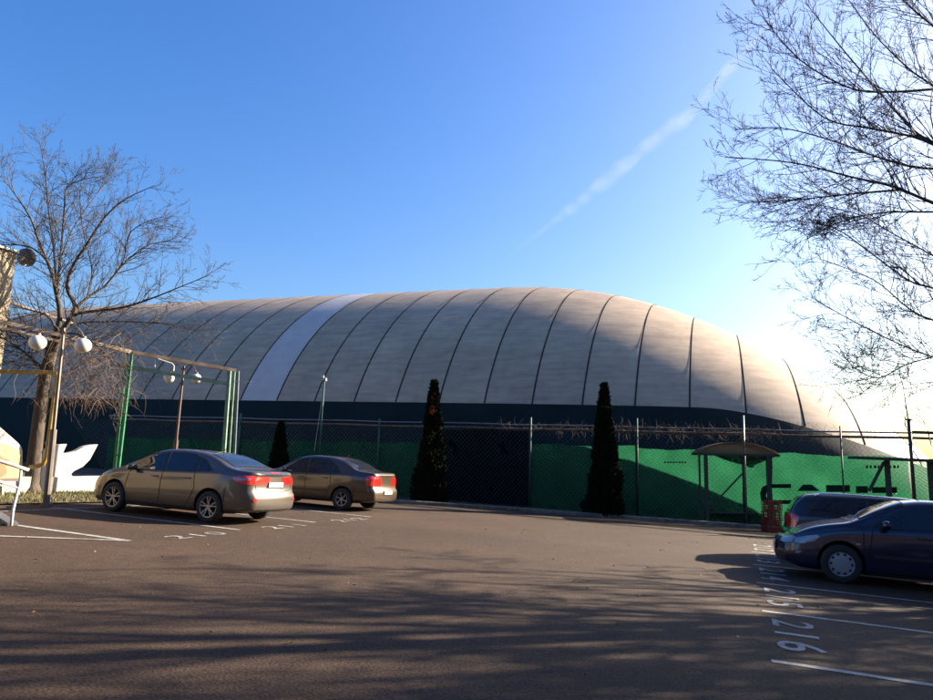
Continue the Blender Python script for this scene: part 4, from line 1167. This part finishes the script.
# beige sedan
spA = dict(key='a', L=4.53, W=.91, paint='paint_tan', tum=.50, wr=.325, ri=.225, ra=.375, wx=(.99, 3.64), rim=5, sill=.235, handlem='paint_tan',
  top=[(0, 1.06), (.12, 1.115), (.45, 1.13), (.72, 1.19), (1.05, 1.325), (1.4, 1.425), (1.8, 1.47), (2.2, 1.48), (2.6, 1.455), (2.9, 1.385), (3.25, 1.21), (3.58, 1.03), (3.8, .965), (4.1, .89), (4.35, .80), (4.53, .68)],
  belt=[(0, .94), (.3, 1.0), (.8, 1.03), (1.5, 1.0), (2.2, .965), (3.0, .92), (3.5, .885), (4.1, .79), (4.4, .69), (4.53, .6)],
  bot=[(0, .30), (.3, .24), (.8, .2), (3.8, .18), (4.2, .19), (4.53, .25)],
  wid=[(0, .76), (.04, .83), (.10, .89), (.22, .935), (.4, .96), (.8, .99), (1.5, 1.), (3.2, 1.), (3.8, .975), (4.15, .91), (4.4, .80), (4.53, .66)],
  rear=[(.2, .10), (.34, .0), (.45, -.015), (.60, -.01), (.68, .05), (.8, .075), (1.0, .07), (1.08, .02), (1.13, .0), (1.5, 0)],
  front=[(.2, .06), (.4, 0), (.6, .02), (.75, .10), (.9, .2), (1.5, .2)], bulr=.06, bulf=.16,
  windows=[[(2.36, 1.0), (3.18, .965), (3.28, 1.0), (2.98, 1.20), (2.72, 1.335), (2.46, 1.365)], [(1.50, 1.035), (2.30, 1.0), (2.38, 1.37), (2.05, 1.385), (1.72, 1.365), (1.56, 1.31)], [(1.08, 1.075), (1.44, 1.045), (1.50, 1.31), (1.36, 1.27)]],
  seams=[[(2.33, .98), (2.33, .5), (2.36, .27), (3.24, .27), (3.32, .55), (3.26, .93)], [(1.46, 1.02), (1.43, .80), (1.40, .70), (1.52, .42), (1.62, .27), (2.34, .27)], [(.62, .72), (.62, .4)]],
  handles=[(2.52, .855), (1.62, .875)], mirror=(3.14, .975), side_bits=[('tail_light', [(.02, .84), (.02, 1.0), (.14, 1.02), (.36, 1.0), (.50, .955), (.32, .87), (.15, .835)], 'taillight', None), ('lens_strip', [(.10, .925), (.12, .96), (.34, .965), (.38, .945), (.26, .915)], 'clear_lens', None)],
  panels=[('rear_window', 'top', [(.70, -.56), (.70, .56), (1.0, .545), (1.32, .50), (1.32, -.50), (1.0, -.545)], .005, 'glass'), ('windscreen', 'top', [(3.50, -.66), (3.50, .66), (3.2, .62), (2.86, .55), (2.86, -.55), (3.2, -.62)], .005, 'glass'),
    ('tail_light', 'rear', [(.45, .86), (.45, .975), (.62, 1.0), (.80, .98), (.80, .84), (.62, .84)], .008, 'taillight'), ('tail_light', 'rear', [(-.45, .86), (-.62, .84), (-.80, .84), (-.80, .98), (-.62, 1.0), (-.45, .975)], .008, 'taillight'),
    ('brake_light', 'rear', [(-.14, 1.082), (.14, 1.082), (.14, 1.098), (-.14, 1.098)], .006, 'taillight'),
    ('plate_recess', 'rear', [(-.30, .76), (.30, .76), (.28, .92), (-.28, .92)], .004, 'paint_tan'), ('bumper_insert', 'rear', [(-.62, .25), (.62, .25), (.58, .33), (-.58, .33)], .006, 'black_plastic'), ('reflector', 'rear', [(.62, .50), (.72, .50), (.72, .55), (.62, .55)], .008, 'taillight'), ('reflector', 'rear', [(-.62, .50), (-.72, .50), (-.72, .55), (-.62, .55)], .008, 'taillight'),
    ('headlight', 'front', [(.42, .66), (.62, .64), (.72, .70), (.70, .78), (.5, .74)], .006, 'clear_lens'), ('headlight', 'front', [(-.42, .66), (-.5, .74), (-.70, .78), (-.72, .70), (-.62, .64)], .006, 'clear_lens'), ('grille', 'front', [(-.45, .30), (.45, .30), (.5, .50), (-.5, .50)], .006, 'black_plastic')],
  gaps=[('rear', [(-.66, 1.0), (-.60, .72), (-.3, .70), (.3, .70), (.60, .72), (.66, 1.0)]), ('top', [(.62, -.62), (.62, .62)])],
  rplate=.84, antenna=[(1.5, 0, 0, .12)])
# bronze sedan, boxier and a little shorter
spB = dict(key='b', L=4.35, W=.87, paint='paint_brown', tum=.42, wr=.315, ri=.20, ra=.36, wx=(.98, 3.61), rim=6, sill=.235, handlem='paint_brown', trim=[(1.42, .52), (3.1, .5)],
  top=[(0, 1.05), (.1, 1.12), (.4, 1.14), (.62, 1.17), (.95, 1.34), (1.3, 1.46), (1.7, 1.515), (2.15, 1.52), (2.5, 1.49), (2.8, 1.40), (3.1, 1.22), (3.38, 1.06), (3.7, 1.0), (4.0, .93), (4.22, .83), (4.35, .70)],
  belt=[(0, .95), (.3, 1.0), (.8, 1.02), (1.5, .99), (2.2, .96), (3.0, .93), (3.4, .90), (4.0, .82), (4.25, .72), (4.35, .6)],
  bot=[(0, .30), (.3, .25), (.8, .21), (3.7, .19), (4.1, .2), (4.35, .25)],
  wid=[(0, .80), (.04, .86), (.10, .91), (.22, .945), (.4, .968), (.8, .99), (1.5, 1.), (3.2, 1.), (3.7, .98), (4.05, .92), (4.25, .83), (4.35, .70)],
  rear=[(.2, .10), (.34, .0), (.45, -.02), (.60, -.015), (.67, .045), (.8, .06), (1.0, .05), (1.08, .01), (1.13, -.01), (1.5, 0)],
  front=[(.2, .06), (.4, 0), (.6, .02), (.75, .08), (.9, .15), (1.5, .15)], bulr=.05, bulf=.13,
  windows=[[(2.28, 1.0), (3.0, .975), (3.08, 1.01), (2.82, 1.22), (2.60, 1.37), (2.38, 1.40)], [(1.46, 1.03), (2.22, 1.0), (2.30, 1.41), (1.95, 1.425), (1.66, 1.40), (1.52, 1.34)], [(1.16, 1.06), (1.40, 1.04), (1.45, 1.31), (1.34, 1.26)]],
  seams=[[(2.25, .98), (2.25, .5), (2.27, .27), (3.1, .27), (3.17, .55), (3.12, .93)], [(1.42, 1.0), (1.40, .80), (1.38, .70), (1.48, .42), (1.58, .27), (2.26, .27)], [(.6, .72), (.6, .4)]],
  handles=[(2.42, .86), (1.58, .88)], mirror=(2.98, .99), side_bits=[('tail_light', [(.02, .74), (.02, 1.0), (.12, 1.02), (.26, 1.0), (.27, .86), (.20, .76)], 'taillight', None)],
  panels=[('rear_window', 'top', [(.62, -.55), (.62, .55), (.9, .54), (1.22, .50), (1.22, -.50), (.9, -.54)], .005, 'glass'), ('windscreen', 'top', [(3.32, -.64), (3.32, .64), (3.05, .61), (2.72, .55), (2.72, -.55), (3.05, -.61)], .005, 'glass'),
    ('tail_light', 'rear', [(.56, .74), (.56, 1.0), (.70, 1.01), (.77, .98), (.77, .74)], .008, 'taillight'), ('tail_light', 'rear', [(-.56, .74), (-.77, .74), (-.77, .98), (-.70, 1.01), (-.56, 1.0)], .008, 'taillight'),
    ('bumper_insert', 'rear', [(-.60, .25), (.60, .25), (.56, .32), (-.56, .32)], .006, 'black_plastic'),
    ('headlight', 'front', [(.42, .66), (.62, .64), (.70, .70), (.68, .80), (.5, .78)], .006, 'clear_lens'), ('headlight', 'front', [(-.42, .66), (-.5, .78), (-.68, .80), (-.70, .70), (-.62, .64)], .006, 'clear_lens'), ('grille', 'front', [(-.38, .64), (.38, .64), (.4, .76), (-.4, .76)], .006, 'black_plastic')],
  gaps=[('rear', [(-.54, 1.06), (-.54, .70), (.54, .70), (.54, 1.06)]), ('top', [(.54, -.62), (.54, .62)])],
  rplate=.56, antenna=[(1.4, 0, 0, .14)])
# blue hatchback
spC = dict(key='c', L=4.2, W=.88, paint='paint_blue', tum=.42, wr=.32, ri=.205, ra=.37, wx=(.76, 3.34), rim='cap', sill=.24, handlem='paint_blue',
  top=[(0, .98), (.06, 1.12), (.2, 1.25), (.5, 1.40), (.9, 1.465), (1.5, 1.485), (2.0, 1.475), (2.35, 1.425), (2.7, 1.285), (3.08, 1.08), (3.22, 1.02), (3.5, .965), (3.8, .885), (4.02, .80), (4.2, .67)],
  belt=[(0, .93), (.3, .99), (.8, .995), (1.5, .97), (2.2, .94), (2.9, .915), (3.2, .90), (3.7, .80), (4.0, .70), (4.2, .58)],
  bot=[(0, .28), (.3, .23), (.8, .19), (3.6, .17), (3.95, .18), (4.2, .24)],
  wid=[(0, .80), (.04, .86), (.10, .91), (.22, .945), (.4, .968), (.8, .99), (1.5, 1.), (2.9, 1.), (3.5, .98), (3.85, .92), (4.08, .83), (4.2, .70)],
  rear=[(.2, .08), (.4, .0), (.55, 0), (.66, .05), (.9, .08), (1.2, .12), (1.5, .1)], front=[(.2, .05), (.4, 0), (.58, .01), (.7, .05), (.9, .15), (1.5, .15)], bulr=.06, bulf=.15,
  windows=[[(1.95, .985), (2.68, .965), (2.84, .99), (2.52, 1.19), (2.28, 1.33), (2.03, 1.375)], [(1.12, 1.01), (1.89, .99), (1.97, 1.38), (1.5, 1.385), (1.16, 1.355)], [(.66, 1.045), (1.05, 1.02), (1.10, 1.34), (.80, 1.25)]],
  seams=[[(1.92, .97), (1.92, .5), (1.94, .28), (2.86, .28), (2.92, .55), (2.86, .93)], [(1.08, 1.0), (1.06, .80), (1.08, .66), (1.20, .45), (1.26, .28), (1.93, .28)], [(3.0, .88), (3.0, .62), (3.02, .5)]],
  handles=[(2.10, .85), (1.26, .87)], mirror=(2.70, .985), trim=[(1.2, .52), (2.85, .50)],
  side_bits=[('headlight', [(3.92, .60), (3.74, .66), (3.66, .735), (3.70, .765), (3.86, .735), (4.04, .67), (4.06, .60)], 'clear_lens', None), ('indicator', [(3.98, .42), (3.94, .47), (4.03, .47), (4.05, .42)], 'clear_lens', None), ('side_repeater', [(3.05, .66), (3.05, .69), (3.12, .69), (3.12, .66)], 'clear_lens', None)],
  panels=[('rear_window', 'rear', [(-.55, 1.05), (.55, 1.05), (.5, 1.30), (-.5, 1.30)], .005, 'glass'), ('windscreen', 'top', [(3.02, -.65), (3.02, .65), (2.75, .61), (2.38, .55), (2.38, -.55), (2.75, -.61)], .005, 'glass'),
    ('tail_light', 'rear', [(.52, .80), (.52, .96), (.74, .98), (.76, .80)], .008, 'taillight'), ('tail_light', 'rear', [(-.52, .80), (-.76, .80), (-.74, .98), (-.52, .96)], .008, 'taillight'),
    ('headlight', 'front', [(.38, .585), (.40, .66), (.56, .70), (.70, .69), (.70, .60), (.56, .575)], .006, 'clear_lens'), ('headlight', 'front', [(-.38, .585), (-.56, .575), (-.70, .60), (-.70, .69), (-.56, .70), (-.40, .66)], .006, 'clear_lens'), ('grille', 'front', [(-.34, .58), (.34, .58), (.37, .66), (-.37, .66)], .006, 'black_plastic'), ('lower_grille', 'front', [(-.58, .28), (.58, .28), (.55, .42), (-.55, .42)], .006, 'black_plastic')],
  gaps=[('top', [(3.15, -.68), (3.15, .68)]), ('front', [(-.66, .73), (0, .72), (.66, .73)])], fplate=.48)
# dark wagon
spD = dict(key='d', L=4.65, W=.88, paint='paint_navy', tum=.42, wr=.325, ri=.215, ra=.375, wx=(1.0, 3.70), rim=5, sill=.24, handlem='paint_navy', rails=.56,
  top=[(0, 1.0), (.06, 1.12), (.22, 1.30), (.42, 1.42), (.8, 1.46), (1.5, 1.48), (2.2, 1.475), (2.7, 1.43), (3.1, 1.27), (3.5, 1.06), (3.7, 1.0), (4.0, .94), (4.3, .86), (4.5, .78), (4.65, .66)],
  belt=[(0, .93), (.3, .97), (.8, .985), (1.5, .97), (2.2, .95), (3.2, .92), (3.6, .90), (4.1, .80), (4.4, .70), (4.65, .58)],
  bot=[(0, .30), (.3, .24), (.8, .2), (3.9, .18), (4.4, .19), (4.65, .25)],
  wid=[(0, .80), (.04, .86), (.10, .91), (.22, .945), (.4, .968), (.8, .99), (1.5, 1.), (3.3, 1.), (3.9, .975), (4.3, .91), (4.5, .82), (4.65, .68)],
  rear=[(.2, .10), (.34, .0), (.45, -.015), (.60, -.01), (.68, .05), (.9, .07), (1.1, .08), (1.5, .08)], front=[(.2, .05), (.4, 0), (.6, .01), (.75, .06), (.9, .15), (1.5, .15)], bulr=.06, bulf=.15,
  windows=[[(2.42, .99), (3.15, .965), (3.28, .99), (2.98, 1.19), (2.72, 1.33), (2.50, 1.37)], [(1.52, 1.01), (2.36, .99), (2.44, 1.375), (1.9, 1.385), (1.56, 1.375)], [(.42, 1.03), (1.45, 1.01), (1.49, 1.37), (.95, 1.355), (.62, 1.30)]],
  seams=[[(2.39, .97), (2.39, .5), (2.41, .28), (3.3, .28), (3.36, .55), (3.3, .93)], [(1.48, 1.0), (1.44, .75), (1.5, .45), (1.6, .28), (2.4, .28)]],
  handles=[(2.56, .86), (1.66, .88)], mirror=(3.14, .985),
  side_bits=[('tail_light', [(.02, .70), (.02, .97), (.16, .98), (.24, .94), (.20, .80), (.14, .70)], 'taillight', None)],
  panels=[('rear_window', 'rear', [(-.56, 1.04), (.56, 1.04), (.5, 1.32), (-.5, 1.32)], .005, 'glass'), ('windscreen', 'top', [(3.45, -.65), (3.45, .65), (3.15, .61), (2.78, .55), (2.78, -.55), (3.15, -.61)], .005, 'glass'),
    ('tail_light', 'rear', [(.56, .70), (.56, .98), (.74, .98), (.78, .70)], .008, 'taillight'), ('tail_light', 'rear', [(-.56, .70), (-.78, .70), (-.74, .98), (-.56, .98)], .008, 'taillight')],
  gaps=[('rear', [(-.54, 1.0), (-.54, .68), (.54, .68), (.54, 1.0)])], rplate=.82)
def place_by_wheel(sp, axle_s, wheel_ground, heading, near_side):
    # wheel_ground: spot on the ground under the outer face of the wheel at station axle_s; near_side = +1 left, -1 right
    h = Vector((heading[0], heading[1], 0)).normalized(); lf = Vector((-h.y, h.x, 0))
    c = Vector((wheel_ground[0], wheel_ground[1], 0))-h*(axle_s-sp['L']/2)-lf*near_side*(sp['W']-.02)
    return (c.x, c.y, gz(c.x)+.0)
hl = -Bd; hr = Bd
make_car(spA, 'beige brown sedan nearest the left lamp, rear end glinting in the sun', place_by_wheel(spA, spA['wx'][0], (-5.31, 14.95), hl, 1), hl, 'cars parked in the bays')
make_car(spB, 'bronze sedan parked beyond the beige one in front of the fence', place_by_wheel(spB, spB['wx'][0], (-3.50, 20.6), hl, 1), hl, 'cars parked in the bays')
carC = make_car(spC, 'deep blue hatchback with silver hubcaps at the right edge', place_by_wheel(spC, spC['wx'][1], (6.45, 12.28), hl, 1), hl, 'cars parked in the bays')
make_car(spD, 'dark navy estate car with roof rails behind the blue hatchback', place_by_wheel(spD, spD['wx'][0], (7.75, 14.75), hr, -1), hr, 'cars parked in the bays')

def copy_tree(o, parent=None):
    c = o.copy(); COL.objects.link(c); c.parent = parent
    for ch in o.children: copy_tree(ch, c)
    return c
oc = copy_tree(carC); q = S0+A*(-1.35)+Bd*4.6; oc.location = (q.x, q.y, gz(q.x)); oc['label'] = 'deep blue hatchback out of frame in the bay nearest the viewer'

# unseen building added behind the viewer to darken reflections and light from that side
ch = empty('building', (0, -16, 0)); tag(ch, 'unseen two storey brick building added behind the viewer to darken shade and reflections', 'building')
M['brick'] = mat('brick', (.06, .045, .035), .9, noise=.3, nscale=3, bump=.3)
mb = MB(); mb.box((0, -6, 5), (84, 12, 11)); mb.build('wall', M['brick'], ch)
mb = MB(); mb.box((0, -6, 10.65), (84.8, 12.8, .3)); mb.build('roof', M['roofing'], ch)
for fl in (1.6, 5.4):
    for k in range(14):
        f = MB(); f.box((-36+k*5.5, .03, fl+.8), (1.9, .1, 1.7)); wn = f.build('window', M['whitemetal'], ch)
        f = MB(); f.box((-36+k*5.5, .09, fl+.8), (1.7, .03, 1.5)); f.build('pane', M['wina'], wn)

# ------------------------------------------------------------------ contrail far up in the sky
mb = MB(); Lc = [(500, 262), (548, 226), (572, 208), (600, 186), (640, 152), (690, 112), (730, 68), (765, 28), (800, -15)]
PC = [at(px, py, 3000.) for px, py in Lc]
Tc = Tree(1); SPc = Tc.spline(PC, 14); rc = random.Random(3)
rad = []
for i in range(len(SPc)):
    t = i/(len(SPc)-1); rad.append(5+40*math.sin(math.pi*min(1, t*.95+.02))**1.1*(.9+.15*math.sin(i*.31)+.08*math.sin(i*.77)))
cc0 = sum(SPc, Vector())/len(SPc)
mb.tube([p-cc0 for p in SPc], rad, 12)
cm = bpy.data.materials.new('contrail_vapour'); cm.use_nodes = True; nt = cm.node_tree; nt.nodes.clear()
out = nt.nodes.new('ShaderNodeOutputMaterial'); df = nt.nodes.new('ShaderNodeBsdfTranslucent'); df.inputs[0].default_value = (.9, .9, .92, 1); df2 = nt.nodes.new('ShaderNodeBsdfDiffuse'); df2.inputs[0].default_value = (.9, .9, .92, 1)
ad = nt.nodes.new('ShaderNodeMixShader'); ad.inputs[0].default_value = .5; nt.links.new(df.outputs[0], ad.inputs[1]); nt.links.new(df2.outputs[0], ad.inputs[2])
tr = nt.nodes.new('ShaderNodeBsdfTransparent'); mx = nt.nodes.new('ShaderNodeMixShader')
tc = nt.nodes.new('ShaderNodeTexCoord'); nz = nt.nodes.new('ShaderNodeTexNoise'); nz.inputs['Scale'].default_value = .011; nz.inputs['Detail'].default_value = 12; nz.inputs['Roughness'].default_value = .72
nt.links.new(tc.outputs['Object'], nz.inputs['Vector'])
lw = nt.nodes.new('ShaderNodeLayerWeight'); lw.inputs[0].default_value = .5
mr = nt.nodes.new('ShaderNodeMapRange'); mr.inputs[1].default_value = .25; mr.inputs[2].default_value = .8; mr.inputs[3].default_value = 0; mr.inputs[4].default_value = .20
nt.links.new(nz.outputs['Fac'], mr.inputs[0])
iv = nt.nodes.new('ShaderNodeMath'); iv.operation = 'SUBTRACT'; iv.inputs[0].default_value = 1; nt.links.new(lw.outputs['Facing'], iv.inputs[1])
pw = nt.nodes.new('ShaderNodeMath'); pw.operation = 'POWER'; pw.inputs[1].default_value = 2.; nt.links.new(iv.outputs[0], pw.inputs[0])
ml = nt.nodes.new('ShaderNodeMath'); ml.operation = 'MULTIPLY'; nt.links.new(mr.outputs[0], ml.inputs[0]); nt.links.new(pw.outputs[0], ml.inputs[1])
sx = nt.nodes.new('ShaderNodeSeparateXYZ'); nt.links.new(tc.outputs['Object'], sx.inputs[0])
fr_ = nt.nodes.new('ShaderNodeMapRange'); fr_.inputs[1].default_value = (SPc[0]-cc0).x; fr_.inputs[2].default_value = (SPc[len(SPc)//2]-cc0).x; nt.links.new(sx.outputs['X'], fr_.inputs[0])
m3 = nt.nodes.new('ShaderNodeMath'); m3.operation = 'MULTIPLY'; nt.links.new(ml.outputs[0], m3.inputs[0]); nt.links.new(fr_.outputs[0], m3.inputs[1])
nt.links.new(m3.outputs[0], mx.inputs[0]); nt.links.new(tr.outputs[0], mx.inputs[1]); nt.links.new(ad.outputs[0], mx.inputs[2]); nt.links.new(mx.outputs[0], out.inputs[0])
co = mb.build('contrail', cm, smooth=True); co.location = cc0
tag(co, 'faint white aircraft contrail slanting across the blue sky', 'contrail')

# ------------------------------------------------------------------ camera, light, sky
cam = bpy.data.cameras.new('camera'); cam.sensor_width = 36; cam.sensor_fit = 'HORIZONTAL'; cam.lens = 36*700/933.; cam.clip_end = 20000; cam.clip_start = .05
co = bpy.data.objects.new('camera', cam); COL.objects.link(co)
co.matrix_world = Matrix.Translation((0, 0, HC)) @ Matrix.Rotation(math.pi/2+PITCH, 4, 'X') @ Matrix.Rotation(ROLL, 4, 'Z')
SC.camera = co
AZ, EL = 67., 23.
sd = bpy.data.lights.new('sun', 'SUN'); sd.energy = 5.; sd.angle = R(.5); sd.color = (1, .86, .68)
so = bpy.data.objects.new('sun', sd); COL.objects.link(so)
dv = Vector((math.sin(R(AZ))*math.cos(R(EL)), math.cos(R(AZ))*math.cos(R(EL)), math.sin(R(EL))))
so.rotation_euler = dv.to_track_quat('Z', 'Y').to_euler(); so.location = (40, 20, 30)
w = bpy.data.worlds.new('World'); SC.world = w; w.use_nodes = True; nt = w.node_tree
bg = nt.nodes['Background']; sky = nt.nodes.new('ShaderNodeTexSky'); sky.sky_type = 'NISHITA'; sky.sun_disc = False
sky.sun_elevation = R(EL); sky.sun_rotation = R(AZ); sky.air_density = 1.2; sky.dust_density = 2.9; sky.ozone_density = 4.5; sky.altitude = 100
hs = nt.nodes.new('ShaderNodeHueSaturation'); hs.inputs['Saturation'].default_value = 1.27; hs.inputs['Hue'].default_value = .512
nt.links.new(sky.outputs[0], hs.inputs['Color']); nt.links.new(hs.outputs[0], bg.inputs[0]); bg.inputs[1].default_value = .06
SC.view_settings.view_transform = 'Standard'; SC.view_settings.look = 'None'; SC.view_settings.gamma = 1; SC.view_settings.use_curve_mapping = False
SC.view_settings.exposure = 2.2
SC.cycles.max_bounces = 6; SC.cycles.transparent_max_bounces = 16
